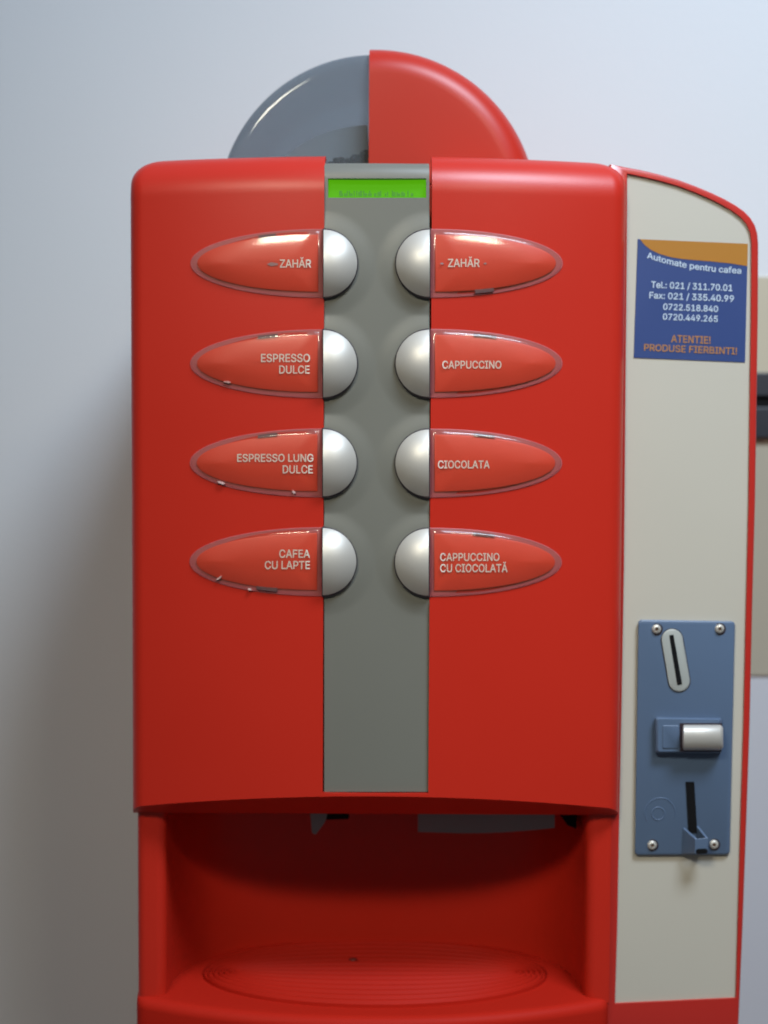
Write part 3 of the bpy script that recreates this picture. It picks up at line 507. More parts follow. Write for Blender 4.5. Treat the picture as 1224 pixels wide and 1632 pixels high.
# grey control strip
TOPS = D(600, 254.5).z
SB = [(514.5, 419), (514, 579), (513.5, 737), (513, 895)]
SBR = [(686, 419), (685.5, 578.5), (685, 737.5), (684.5, 896)]
RB = 53.5
spx = lin(516.5, 684.5, 84)
lc = (522.5, 679.5, 283, 314)
spy = [254.6, 254.9, 255.5, 256.5, 258.2, 260.5, 263, 266, 270, 274, 278.5] + lin(lc[2], lc[3], 6) + lin(319, 1000, 250) + lin(1010, 1263.5, 30)
spx = sorted(spx + [lc[0], lc[1]])
def mound(px, py):
    m = 0
    for cx, cy in SB + SBR:
        r = math.hypot(px - cx, py - cy - 2)
        m = max(m, 0.0019 * (1 - smoothstep(53, 88, r)))
    return m
def strip_pt(px, py):
    p = D(px, py)
    dz = TOPS - p.z
    return Vector((p.x, p.y + 0.0030 - mound(px, py) + fil(dz, 0.014) * 0.8, p.z))
bm = bmesh.new()
sg = {}
for j, py in enumerate(spy):
    for i, px in enumerate(spx):
        sg[i, j] = bm.verts.new(strip_pt(px, py))
for j in range(len(spy) - 1):
    for i in range(len(spx) - 1):
        mx, my = (spx[i] + spx[i + 1]) / 2, (spy[j] + spy[j + 1]) / 2
        if lc[0] < mx < lc[1] and lc[2] < my < lc[3]:
            continue
        bm.faces.new((sg[i, j], sg[i + 1, j], sg[i + 1, j + 1], sg[i, j + 1]))
bmesh.ops.delete(bm, geom=[v for v in bm.verts if not v.link_faces], context='VERTS')
ret = bmesh.ops.extrude_edge_only(bm, edges=[e for e in bm.edges if e.is_boundary])
for v in ret['geom']:
    if isinstance(v, bmesh.types.BMVert):
        v.co.y += 0.008
strip = finish('control_strip', bm, M['grey'], machine, smooth=35)
# display behind its opening
bm = bmesh.new()
a, b, c, d = (D(518, 278), D(684, 278), D(684, 320), D(518, 320))
prism(bm, [Vector((p.x, door_y(XC) + 0.0095, p.z)) for p in (a, b, c, d)], 0.002)
disp = finish('display', bm, M['lcd'], machine, smooth=0)
bm = bmesh.new()
x = 541
while x < 664:
    for k in range(3):
        if random.random() < 0.62:
            x0 = x + k * 2.1
            y0 = random.choice((304, 306, 308))
            p = [S(x0, y0, door_y(XC) + 0.0088), S(x0 + 1.4, y0, door_y(XC) + 0.0088),
                 S(x0 + 1.4, 313, door_y(XC) + 0.0088), S(x0, 313, door_y(XC) + 0.0088)]
            bm.faces.new([bm.verts.new(q) for q in p])
    x += 7.6
finish('display_segments', bm, M['lcd_ink'], disp, smooth=0)

# selection buttons and label windows
def half_outline(cx, cy, a, b, side, n=40):
    """half ellipse: the flat side on x = cx, the round side towards `side` (-1 left, +1 right)"""
    return [(cx + side * a * math.cos(t), cy - b * math.sin(t)) for t in lin(-math.pi / 2, math.pi / 2, n)]

def half_dome(bm, cx, cy, a, b, side, layers, fn, inset_flat=True, n=40):
    rings = []
    for ins, h in layers:
        fx = cx + side * (ins if inset_flat else 0)
        aa = a - ins - (ins if inset_flat else 0)
        rings.append([tuple(fn(px, py, h)) for px, py in half_outline(fx, cy, max(aa, 0.4), max(b - ins, 0.3), side, n)])
    loft(bm, rings, cap_last=True)

def make_button(cx, cy, side, label):
    # side = the side its round half is on
    base = 0.0008
    bm = bmesh.new()
    lay = [(0, -0.004), (0, 0.0020)]
    for k in range(1, 15):
        rho = math.sin(math.pi / 2 * (1 - k / 14.0))
        ins = RB * (1 - rho)
        lay.append((ins, 0.0020 + math.sqrt(0.040 ** 2 - (0.0285 * rho) ** 2) - math.sqrt(0.040 ** 2 - 0.0285 ** 2)))
    rings = []
    for ins, h in lay:
        sc = max(0.01, (RB - ins) / RB)
        rings.append([tuple(D(px, py, h + base)) for px, py in half_outline(cx + side * 1.3, cy, (RB) * sc, RB * sc, side)])
    loft(bm, rings, cap_last=True)
    # flat end wall comes from the closing quads of the loft
    o = finish('selection_button', bm, M['silver'], machine, smooth=42)
    bm = bmesh.new()
    half_dome(bm, cx, cy + 0.5, RB + 2.8, RB + 2.6, side, [(0, -0.004), (0, 0.0017), (1.5, 0.0024)], lambda x, y, h: D(x, y, h), inset_flat=False)
    finish('button_gap', bm, M['dark'], o, smooth=30)
    return o

AW, BW = 208.5, 53.5
def make_window(cx, cy, side, lines, tabs, chips):
    bm = bmesh.new()
    lay = [(0, 0.0), (0.4, 0.0010), (2.0, 0.0020), (4.0, 0.0028), (6.0, 0.0033), (7.8, 0.00352)]
    lay += [(i, 0.0056 - 0.0020 * ((53.0 - i) / 44.0) ** 2) for i in (9, 10.5, 12, 14, 16, 18, 20, 23, 26, 30, 34, 38, 42, 46, 50)]
    half_dome(bm, cx + side * 0.8, cy, AW, BW, side, lay, lambda x, y, h: D(x, y, h))
    o = finish('label_window', bm, M['clear'], machine, smooth=50)
    bm = bmesh.new()
    half_dome(bm, cx, cy + 0.2, AW + 2.0, BW + 1.4, side, [(0, -0.002), (0, 0.0005), (0.6, 0.0007)], lambda x, y, h: D(x, y, h), inset_flat=False)
    finish('groove_sheen', bm, M['groove_sheen'], o, smooth=30)  # groove plate, its pink stands in for reflection along the rim
    bm = bmesh.new()
    half_dome(bm, cx + side * 7.0, cy, AW - 16, BW - 8.0, side, [(0, 0.0006), (0, 0.0016), (1.0, 0.0018)] + [(i, 0.0042 - 0.0024 * ((45.0 - i) / 44.0) ** 2) for i in (3, 6, 9, 13, 18, 24, 30, 36, 42)], lambda x, y, h: D(x, y, h))
    finish('label_card', bm, M['card'], o, smooth=30)
    bm = bmesh.new()
    for txt, bb in lines:
        lettering(bm, txt, bb, lambda x, y: D(x, y, 0.0047), offset=0.012)
    finish('lettering', bm, M['white_ink'], o, smooth=0, recalc=False)
    for top, x0, x1 in tabs:
        bm = bmesh.new()
        rings = []
        for h in (0.0008, 0.0026):
            r = []
            for ins in (2.6, 8.8):
                xs = lin(x0, x1, 6)
                if ins > 5:
                    xs = xs[::-1]
                for x in xs:
                    u = (x - cx) / AW
                    yy = (BW - ins) * math.sqrt(max(0, 1 - u * u))
                    r.append(tuple(D(x, cy - yy if top else cy + yy, h)))
            rings.append(r)
        loft(bm, rings, cap_first=True, cap_last=True)
        finish('clip_tab', bm, M['tab'], o, smooth=0)
    for cx_, cy_, rot, ln in chips or ():
        bm = bmesh.new()
        ring = []
        for k in range(10):
            a = 2 * math.pi * k / 10
            rr = 1 + 0.35 * random.uniform(-1, 1)
            ux, uy = ln * math.cos(a) * rr, 2.0 * math.sin(a) * rr
            ca, sa = math.cos(R(rot)), math.sin(R(rot))
            ring.append((cx_ + ux * ca - uy * sa, cy_ + ux * sa + uy * ca))
        loft(bm, [[tuple(D(x, y, 0.0012)) for x, y in ring], [tuple(D(cx_ + (x - cx_) * 0.7, cy_ + (y - cy_) * 0.7, 0.0034)) for x, y in ring]], cap_last=True)
        finish('chipped_edge', bm, M['chip'], o, smooth=0)
    return o

def smear(cx, cy, w_, h_, parent):
    # small printed arrow beside the word
    bm = bmesh.new()
    prism(bm, [D(cx - w_, cy, 0.0047), D(cx - w_ * 0.2, cy - h_, 0.0047), D(cx + w_, cy - h_ * 0.35, 0.0047), D(cx + w_, cy + h_ * 0.35, 0.0047), D(cx - w_ * 0.2, cy + h_, 0.0047)], 0.0002)
    finish('printed_arrow', bm, M['arrow'], parent, smooth=0)

make_data_l = [
    ((514.5, 419.5), [('ZAHĂR', (446, 496, 413.5, 426.5))], [(True, 412, 440)]),
    ((514, 579.5), [('ESPRESSO', (416, 494, 564, 577)), ('DULCE', (445, 493.5, 582.5, 595.5))], [(True, 411, 443)]),
    ((513.5, 737.5), [('ESPRESSO LUNG', (378, 499.5, 723.5, 736)), ('DULCE', (450.5, 498.5, 741.5, 754.5))], [(True, 411, 442)]),
    ((513, 895), [('CAFEA', (445, 494, 876, 889)), ('CU LAPTE', (422, 494, 894, 907))], [(False, 409, 442)]),
]
make_data_r = [
    ((686, 419.5), [('ZAHĂR', (714, 764.5, 412.5, 425.5))], [(False, 757, 787)]),
    ((685.5, 579), [('CAPPUCCINO', (705, 799, 575, 587.5))], [(True, 755, 791)]),
    ((685, 738), [('CIOCOLATA', (698, 780.5, 734, 746.5))], [(True, 755, 788)]),
    ((684.5, 896), [('CAPPUCCINO', (701.5, 796, 881.5, 894)), ('CU CIOCOLATĂ', (701.5, 809, 899, 912))], [(True, 754, 788)]),
]
CHIPS = [[], [(362, 609, 8, 8)], [(353, 770, 14, 8), (468, 784, 40, 5)], [(350, 921, -35, 6), (398, 939, 12, 4)]]
for k, (c, lines, tabs) in enumerate(make_data_l):
    o = make_window(c[0] - 0.6, c[1], -1, lines, tabs, CHIPS[k])
    if k == 0:
        smear(434, 421, 9, 3.4, o)
    make_button(c[0], c[1], 1, None)
for k, (c, lines, tabs) in enumerate(make_data_r):
    o = make_window(c[0] + 0.6, c[1], 1, lines, tabs, None)
    if k == 0:
        smear(704.5, 420, -3, 1.8, o)
        smear(773.5, 420, -2.6, 1.8, o)
    make_button(c[0], c[1], -1, None)

# ---- body, niche and tray
FY = 0.014                              # front of the side posts
BXL = S(217.5, 1450, FY).x
BXR = S(973, 1450, FY).x
NL = S(264, 1450, FY).x
NR = S(934, 1450, FY).x
ZF = S(219, 1588, FY).z                 # tray level
BACK = WALL_Y - 0.01
ZTOP = ZT - 0.012
bm = bmesh.new()
box(bm, (XL + 0.003, 0.05, ZB0 + 0.001), (XR - 0.003, BACK, ZTOP))
body = finish('body', bm, M['red'], machine, bevel=0.004)

NCX = (NL + NR) / 2
NHW = (NR - NL) / 2
plan = [(BXL, BACK), (BXL, 0.06)]
rp = 0.008
for t in lin(0, 90, 6):
    plan.append((BXL + rp - rp * math.cos(R(t)), FY + rp - rp * math.sin(R(t))))
rq = 0.009
cxq = NL - rq
for t in lin(90, 10, 8):
    plan.append((cxq + rq * math.cos(R(t)), FY + rq - rq * math.sin(R(t))))
left_n = len(plan)
yb, ND = FY + 0.010, 0.122
for t in lin(176, 4, 48):
    c = math.cos(R(t)); s = math.sin(R(t))
    x = NCX + NHW * math.copysign(abs(c) ** 0.75, c)
    plan.append((x, yb + ND * abs(s) ** 0.80))
mirror = [(NCX * 2 - x, y) for x, y in plan[:left_n]][::-1]
plan += [(x if k > 6 or True else x, y) for k, (x, y) in enumerate(mirror)]
plan = [(min(max(x, BXL), BXR), y) for x, y in plan]
plan[-1] = (BXR, BACK); plan[-2] = (BXR, 0.06)
bm = bmesh.new()
loft(bm, [[(x, y, ZF - 0.004) for x, y in plan], [(x, y, ZB0 + 0.0) for x, y in plan]], close=False)
niche = finish('niche', bm, M['red'], machine, smooth=50)

# tray: a bulging shelf with a rounded lip, and ribbed rings
TB = 0.041
TXL, TXR = S(216.5, 1600, FY).x, S(971, 1600, FY).x
TXC, THW = (TXL + TXR) / 2, (TXR - TXL) / 2
def tray_front(x):
    t = (x - TXC) / THW
    return FY - 0.003 - TB * (1 - abs(t) ** 2.2)
xs = [TXL + 0.010 * e for e in ease[::2]] + lin(TXL + 0.010, TXR - 0.010, 50)[1:] + [TXR - 0.010 * e for e in reversed(ease[::2])][1:]
bm = bmesh.new()
prof = []
rl = 0.009
profile = [(0.20, 0.0), (0.10, 0.0), (0.05, 0.0), (0.02, 0.0)]
for t in lin(90, 0, 10):
    profile.append((rl - rl * math.cos(R(t)), -rl + rl * math.sin(R(t))))
profile += [(0.0005, -0.03), (0.003, -0.09)]
rings = []
for x in xs:
    e = min(x - TXL, TXR - x)
    f = tray_front(x) + fil(e, 0.008)
    ring = []
    for k, (dy, dz) in enumerate(profile):
        y = f + dy if k > 1 else (FY + 0.2 if k == 0 else f + 0.1)
        ring.append((x, y, ZF + dz))
    rings.append(ring)
loft(bm, rings, close=False)
tray = finish('drip_tray', bm, M['red_tray_shaded'], machine, smooth=50)
# ribbed oval insert
GC = S(598, 1552, 0.065)
def floor_pt(px, py, z):
    d = ray(px, py)
    t = (z - CAMPOS.z) / d.z
    return CAMPOS + d * t
near, far = floor_pt(598, 1607, ZF), floor_pt(598, 1503, ZF)
lft, rgt = floor_pt(322, 1556, ZF), floor_pt(873, 1558, ZF)
gx, gy = (lft.x + rgt.x) / 2, (near.y + far.y) / 2
ga, gb = (rgt.x - lft.x) / 2, (far.y - near.y) / 2
bm = bmesh.new()
rings = []
NR_ = 7
for k in range(0, 181):
    rho = 1 - k / 181.0
    h = 0.0016 + 0.0021 * math.cos(2 * math.pi * (rho * NR_)) - 0.0006
    if k == 0:
        h = -0.001
    rings.append([(gx + ga * (0.78 + 0.22 * rho) * math.cos(t), gy + gb * rho * math.sin(t), ZF + h) for t in [2 * math.pi * i / 96 for i in range(96)]])
loft(bm, rings, cap_last=True)
grille = finish('ribbed_insert', bm, M['red_insert_shaded'], tray, smooth=60)
bm = bmesh.new()
p = floor_pt(563, 1529, ZF + 0.003)
bmesh.ops.create_uvsphere(bm, u_segments=12, v_segments=8, radius=0.0034, matrix=Matrix.Translation(p) @ Matrix.Diagonal((1.2, 0.9, 0.35, 1)))
finish('drain_hole', bm, M['drain'], tray)

# spout parts under the top of the niche
bm = bmesh.new()
rings = []
for i, px in enumerate(lin(666, 884, 24)):
    u = i / 24
    yb_ = 1326 + 3 * math.sin(u * math.pi * 0.7) - 17 * max(0, u - 0.35) ** 1.5
    Y = 0.075 - 0.02 * u
    p = S(px, yb_, Y)
    q = S(px, 1296, Y)
    rings.append([(p.x, Y, p.z), (p.x, Y + 0.003, p.z), (p.x, Y + 0.003, q.z), (p.x, Y, q.z)])
loft(bm, rings, cap_first=True, cap_last=True)
finish('spout_shield', bm, M['shield'], machine, smooth=40)
bm = bmesh.new()
Y = 0.05
pts = [S(494, 1296, Y), S(524, 1296, Y), S(517, 1312, Y), S(503, 1331, Y), S(497, 1328, Y)]
prism(bm, pts, 0.02)
finish('spout_bracket', bm, M['shield'], machine, smooth=0, bevel=0.0008)
bm = bmesh.new()
prism(bm, [S(520, 1295, Y), S(556, 1295, Y), S(556, 1306, Y), S(520, 1307, Y)], 0.03)
finish('spout_rail', bm, M['black'], machine, smooth=0, bevel=0.0008)
bm = bmesh.new()
prism(bm, [S(890, 1296, 0.04), S(919, 1296, 0.04), S(919, 1322, 0.04), S(905, 1316, 0.04)], 0.02)
finish('spout_bracket', bm, M['black'], machine, smooth=0, bevel=0.0008)

# base cabinet below the picture carries the machine
bm = bmesh.new()
box(bm, (TXL + 0.006, 0.02, 0.06), (S(1175, 1632, 0.03).x, BACK, ZF - 0.085))
finish('base_cabinet', bm, M['red'], machine, bevel=0.006)
bm = bmesh.new()
box(bm, (TXL + 0.02, 0.05, 0.0), (S(1160, 1632, 0.03).x, BACK - 0.02, 0.0605))
finish('plinth', bm, M['dark'], machine, bevel=0.002)
bm = bmesh.new()
box(bm, (TXL + 0.008, 0.16, ZF - 0.088), (TXR - 0.008, BACK, ZF - 0.0045))
finish('lower_body', bm, M['red'], machine, bevel=0.002)

# ---- bean hopper on top: smoky grey half and red half
HY = 0.062
def hopper_half(px_c, py_c, rpx, y_front, depth, fr, keep, split_px, zclip):
    ys_ = y_front + fr * 0.9
    c = S(px_c, py_c, ys_)
    r = (S(px_c + rpx, py_c, ys_) - c).length
    bm = bmesh.new()
    n = 160
    prof = [(0.0005, 0.0), (r * 0.3, 0.0), (r * 0.6, 0.0), (r - fr * 1.6, 0.0002)]
    for t in lin(0, 90, 16):
        prof.append((r - fr + fr * math.sin(R(t)), fr * 0.9 - fr * 0.9 * math.cos(R(t)) + 0.0004))
    prof.append((r, depth))
    prof.append((0.0005, depth))
    rings = [[(c.x + pr * math.cos(2 * math.pi * i / n), y_front + py, c.z + pr * math.sin(2 * math.pi * i / n)) for i in range(n)] for pr, py in prof]
    loft(bm, rings, cap_first=True, cap_last=True)
    xs_ = S(split_px, 200, y_front).x
    for co, no in (((xs_, 0, 0), (keep, 0, 0)), ((0, 0, zclip), (0, 0, 1))):
        g = bm.verts[:] + bm.edges[:] + bm.faces[:]
        rt_ = bmesh.ops.bisect_plane(bm, geom=g, plane_co=co, plane_no=no, clear_inner=True, dist=1e-6)
        ed = [e for e in bm.edges if e.is_boundary]
        if ed:
            bmesh.ops.holes_fill(bm, edges=ed, sides=0)
    return bm, c, r
zc = ZTOP + 0.0005
bm, hc, hr = hopper_half(598, 343, 251.5, HY, 0.17, 0.012, -1, 589.5, zc)
hop = finish('smoky_hopper_half', bm, M['smoke'], machine, smooth=35)
bm, _, _ = hopper_half(598, 343, 258.5, HY - 0.010, 0.185, 0.026, 1, 588, zc)
finish('red_hopper_half', bm, M['red_lid'], machine, smooth=35)
# sloping inner funnel seen through the smoky half
bm = bmesh.new()
xe = S(587, 200, HY).x - 0.001
rings = []
for k in range(25):
    t = k / 24
    ang = R(90 + 88 * t)
    rr = hr
    top = (hc.x - 0.002 + rr * math.cos(ang) * 0.72, hc.z + rr * 0.04 + rr * math.sin(ang) * 0.545)
    x = min(top[0], xe)
    z = max(top[1], zc + 0.002)
    rings.append([(x, HY + 0.022, zc + 0.001), (x, HY + 0.022, z), (x, HY + 0.15, z), (x, HY + 0.15, zc + 0.001)])
loft(bm, rings, cap_first=True, cap_last=True)
finish('hopper_funnel', bm, M['funnel'], machine, smooth=50)
# beans
bm = bmesh.new()
for k in range(150):
    px = random.uniform(505, 583)
    yy = HY + random.uniform(0.007, 0.017)
    u = max(0, min(1, (px - 512) / 66))
    z = zc + 0.004 + random.random() * (0.0235 * u ** 0.35 + 0.003 * math.sin(px * 0.35))
    x = S(px, 250, yy).x
    s = random.uniform(0.0038, 0.0048)
    m4 = Matrix.Translation((x, yy, z)) @ Matrix.Rotation(random.uniform(0, 6.28), 4, 'Z') @ Matrix.Rotation(random.uniform(-0.9, 0.9), 4, 'Y') @ Matrix.Diagonal((1.25 * s, 0.85 * s, 0.72 * s, 1))
    bmesh.ops.create_uvsphere(bm, u_segments=12, v_segments=8, radius=1, matrix=m4)
beans = finish('coffee_beans', bm, M['bean'], None, smooth=60)
beans['kind'] = 'stuff'
beans['label'] = 'dark roasted coffee beans behind the smoky grey half of the round hopper'
beans['category'] = 'coffee beans'

# ---- coin module on the right
MY, MS, MX0 = 0.016, 0.085, S(985, 900, 0.016).x
def Q(px, py, off=0.0):
    return S(px, py, MY - off, MS, MX0)
outer_top = [(972, 262), (990, 265.5), (1020, 271), (1050, 278), (1080, 286.5), (1110, 297.5), (1135, 308), (1155, 317.5), (1172, 327), (1186, 337), (1196, 347.5), (1203, 359), (1207, 372), (1208.5, 388)]
outer = outer_top + [(1208, 500), (1206.5, 600), (1203.5, 800), (1199.5, 950), (1195, 1150), (1190, 1300), (1183.5, 1480), (1177, 1632), (1174, 1700)]
inner = [(999.5, 276.5), (1020, 280.5), (1050, 287.5), (1080, 296), (1108, 306.5), (1132, 317), (1152, 327), (1168, 336.5), (1181, 346.5), (1190, 357), (1195.5, 369), (1198, 386),
         (1197.5, 500), (1196, 600), (1193.5, 800), (1190, 950), (1185.5, 1150), (1181, 1300), (1176, 1480), (1173, 1591),
         (980, 1600), (983.5, 1480), (987, 1300), (991, 1100), (994.5, 900), (997, 600), (999, 400)]
ob = [(962, 1700), (962, 1000)]
op = outer + ob
def inset_px(pts, d):
    out = []
    for k, p in enumerate(pts):
        t = (Vector(pts[(k + 1) % len(pts)]) - Vector(pts[k - 1])).normalized()
        out.append((p[0] - t.y * d, p[1] + t.x * d))
    return out
oring = [Q(*p) for p in inset_px(op, 2.6)]
oring2 = [Q(p[0], p[1], -0.0004) for p in inset_px(op, 1.0)]
oring3 = [Q(p[0], p[1], -0.0020) for p in op]
oring4 = [Vector((p.x, BACK, p.z)) for p in oring3]
iring = [Q(*p) for p in inner]
bm = bmesh.new()
# front frame: face between the outline and the panel opening
vo = [bm.verts.new(p) for p in oring]
vi = [bm.verts.new(p) for p in iring]
from mathutils.geometry import tessellate_polygon
allv = vo + vi
for tri in tessellate_polygon([[Vector((p.x, p.z, 0)) for p in oring], [Vector((p.x, p.z, 0)) for p in iring]]):
    try:
        bm.faces.new([allv[k] for k in tri])
    except ValueError:
        pass
def ring_edges(vr):
    return [bm.edges.get((vr[k], vr[(k + 1) % len(vr)])) for k in range(len(vr))]
eo, ei = ring_edges(vo), ring_edges(vi)
prev = vo
for rg in (oring2, oring3, oring4):
    cur = [bm.verts.new(p) for p in rg]
    for k in range(len(cur)):
        j = (k + 1) % len(cur)
        bm.faces.new((prev[k], prev[j], cur[j], cur[k]))
    prev = cur
ret = bmesh.ops.extrude_edge_only(bm, edges=ei)
for g in ret['geom']:
    if isinstance(g, bmesh.types.BMVert):
        g.co.y += 0.006
mod = finish('coin_housing', bm, M['red_edge'], machine, smooth=50)
bm = bmesh.new()
cxp = sum(p.x for p in iring) / len(iring); czp = sum(p.z for p in iring) / len(iring)
prism(bm, [Vector((p.x + (p.x - cxp) * 0.01, p.y + 0.0022, p.z + (p.z - czp) * 0.002)) for p in iring], 0.003)
panel = finish('cream_panel', bm, M['cream'], mod, smooth=0)

PO = -0.0022                    # panel surface relative to the frame's front
def QP(px, py, off=0.0):
    return Q(px, py, PO + off)

# sticker
st = [(1016.5, 381), (1192, 388.5), (1187.5, 577.5), (1010, 570)]
def ST(u, v, off):
    """u, v in 0..1 across and down the sticker"""
    a = Vector(st[0]).lerp(Vector(st[1]), u)
    b = Vector(st[3]).lerp(Vector(st[2]), u)
    p = a.lerp(b, v)
    return QP(p.x, p.y, off)
bm = bmesh.new()
prism(bm, [ST(0, 0, 0.0006), ST(1, 0, 0.0006), ST(1, 1, 0.0006), ST(0, 1, 0.0006)], 0.0005)
sticker = finish('sticker', bm, M['st_blue'], machine, smooth=0)
sticker['label'] = 'blue sticker with an orange swoosh and phone numbers'
def swoosh(u):
    # lower border of the orange field
    pts = [(0.02, 0.0), (0.06, 0.045), (0.12, 0.085), (0.2, 0.117), (0.3, 0.140), (0.42, 0.153), (0.55, 0.158), (0.7, 0.163), (0.85, 0.172), (1.0, 0.188)]
    for (a, b), (c, d) in zip(pts, pts[1:]):
        if u <= c:
            return b + (d - b) * (u - a) / (c - a)
    return pts[-1][1]
bm = bmesh.new()
us_ = lin(0.02, 1.0, 40)
loft(bm, [[tuple(ST(u, 0.0, 0.0008)) for u in us_], [tuple(ST(u, swoosh(u), 0.0008)) for u in us_]], close=False)
finish('orange_swoosh', bm, M['st_orange'], sticker, smooth=0)
bm = bmesh.new()
def stt(txt, u0, u1, v0, v1, off=0.018, warp=None):
    lettering(bm, txt, (u0, u1, v0, v1), lambda u, v: ST(u, v, 0.0010), offset=off, warp=warp)
def head_warp(u):
    return 0.10 * (1 - (1 - u) ** 2.2) - 0.0
stt('Automate pentru cafea', 0.09, 0.945, 0.103, 0.155, warp=lambda u: 0.088 * (1 - (1 - u) ** 2.6) + 0.012 * u)
stt('Tel.: 021 / 311.70.01', 0.135, 0.87, 0.350, 0.405)
stt('Fax: 021 / 335.40.99', 0.122, 0.885, 0.440, 0.495)
stt('0722.518.840', 0.25, 0.745, 0.533, 0.586)
stt('0720.449.265', 0.25, 0.745, 0.617, 0.670)
finish('lettering', bm, M['st_white'], sticker, smooth=0, recalc=False)
bm = bmesh.new()
stt('ATENTIE!', 0.33, 0.685, 0.795, 0.857, off=0.024)
stt('PRODUSE FIERBINTI!', 0.09, 0.925, 0.880, 0.938, off=0.024)
finish('warning_lettering', bm, M['st_text'], sticker, smooth=0, recalc=False)

# coin acceptor plate
PT = 0.0045
def rounded(pts, r, n=5):
    out = []
    m = len(pts)
    for k in range(m):
        p0, p1, p2 = Vector(pts[k - 1]), Vector(pts[k]), Vector(pts[(k + 1) % m])
        a = p1 + (p0 - p1).normalized() * r
        b = p1 + (p2 - p1).normalized() * r
        for t in lin(0, 1, n):
            out.append(tuple((a.lerp(p1, t)).lerp(p1.lerp(b, t), t)))
    return out
def plate(pts, off0, off1, chamfer=0.0, shrink=0.0):
    """rounded plate between two heights over the cream panel"""
    c = Vector((sum(p[0] for p in pts) / len(pts), sum(p[1] for p in pts) / len(pts)))
    bm = bmesh.new()
    rr = [[tuple(QP(p[0], p[1], off0)) for p in pts], [tuple(QP(p[0], p[1], off1 - chamfer)) for p in pts]]
    if chamfer:
        for f in (0.4, 1.0):
            rr.append([tuple(QP(*(Vector(p) + (c - Vector(p)).normalized() * shrink * f), off1 - chamfer * (1 - f) ** 2)) for p in pts])
    loft(bm, rr, cap_first=True, cap_last=True)
    return bm
pts = rounded([(1017, 987.5), (1171.5, 990), (1163, 1362), (1011.5, 1363)], 7)
acc = finish('coin_acceptor', plate(pts, 0.0, PT, 0.0012, 3.0), M['coin'], machine, smooth=30)
for sx, sy in ((1046, 1002.5), (1146.5, 1002), (1039, 1346.5), (1137.5, 1345.5)):
    bm = bmesh.new()
    c = QP(sx, sy, PT)
    r = 0.0040
    rings = [[(c.x + q * r * math.cos(2 * math.pi * i / 28), c.y - h, c.z + q * r * math.sin(2 * math.pi * i / 28)) for i in range(28)]
             for q, h in ((1.0, -0.001), (1.0, 0.0007), (0.9, 0.0016), (0.72, 0.0022), (0.42, 0.0024), (0.40, 0.0008))]
    loft(bm, rings, cap_last=True)
    sc_ = finish('screw', bm, M['steel'], acc, smooth=35)
    bm = bmesh.new()
    rings = [[(c.x + q * r * math.cos(2 * math.pi * i / 6), c.y - h, c.z + q * r * math.sin(2 * math.pi * i / 6)) for i in range(6)] for q, h in ((0.36, 0.0), (0.36, 0.0013))]
    loft(bm, rings, cap_last=True)
    finish('screw_socket', bm, M['rust'], sc_ if False else acc, smooth=0)
    bm = bmesh.new()
    rings = [[(c.x + 0.0004 + q * r * math.cos(2 * math.pi * i / 28), c.y - h, c.z - 0.0003 + q * r * math.sin(2 * math.pi * i / 28)) for i in range(28)] for q, h in ((1.28, -0.0005), (1.28, 0.0002))]
    loft(bm, rings, cap_last=True)
    finish('screw_recess', bm, M['dark'], acc, smooth=30)
# slanted coin slot
def capsule(x0, y0, x1, y1, r, n=14):
    d = Vector((x1 - x0, y1 - y0)).normalized()
    nrm = Vector((-d.y, d.x))
    out = []
    a0 = math.atan2(nrm.y, nrm.x)
    for t in lin(0, math.pi, n):
        out.append((x1 + r * math.cos(a0 - t), y1 + r * math.sin(a0 - t)))
    for t in lin(0, math.pi, n):
        out.append((x0 + r * math.cos(a0 + math.pi - t), y0 + r * math.sin(a0 + math.pi - t)))
    return out
bz = finish('slot_bezel', plate(capsule(1071.2, 1019.5, 1082.5, 1085.5, 17), PT, PT + 0.0016, 0.0008, 2.2), M['bezel'], acc, smooth=30)
bm = plate(capsule(1071.2, 1019.5, 1082.5, 1085.5, 18.2), PT - 0.001, PT + 0.0002)
finish('bezel_gap', bm, M['dark'], acc, smooth=0)
bm = plate([(1066.5, 1012.5), (1073.5, 1011.5), (1087.3, 1090.8), (1079.3, 1092.2)], PT, PT + 0.0018)
finish('coin_slot', bm, M['black'], acc, smooth=0)
# return button housing
hp = rounded([(1047, 1144.5), (1150, 1145.5), (1150, 1199), (1047, 1199)], 3)
finish('button_housing', plate(rounded([(1043.5, 1143), (1150.5, 1144.5), (1149.5, 1200.5), (1044, 1200.5)], 4), PT, PT + 0.009, 0.0035, 5.5), M['coin'], acc, smooth=30)
bm = bmesh.new()
finish('button_inlay', plate(rounded([(1056, 1156), (1082, 1156), (1082, 1193), (1056, 1193)], 2), PT + 0.006, PT + 0.0098, 0.0005, 1.0), M['coin'], acc, smooth=30)
finish('button_well', plate([(1083.5, 1152.5), (1151, 1152.5), (1150, 1198), (1083.5, 1198)], PT + 0.004, PT + 0.0093), M['dark'], acc, smooth=0)
bm = bmesh.new()
rings = []
for px, s in ((1087.5, 0.55), (1088.2, 0.85), (1090, 1.0), (1120, 1.0), (1147, 1.0), (1150, 0.93), (1152.5, 0.75)):
    r = []
    for t in lin(-90, 90, 20):
        yy = 1175 + 0.5 - 20.5 * s * math.sin(R(t))
        r.append(tuple(QP(px, yy, PT + 0.008 + 0.0125 * s * abs(math.cos(R(t))) ** 0.7)))
    rings.append(r)
loft(bm, rings, cap_first=True, cap_last=True)
finish('return_button', bm, M['silver'], acc, smooth=50)
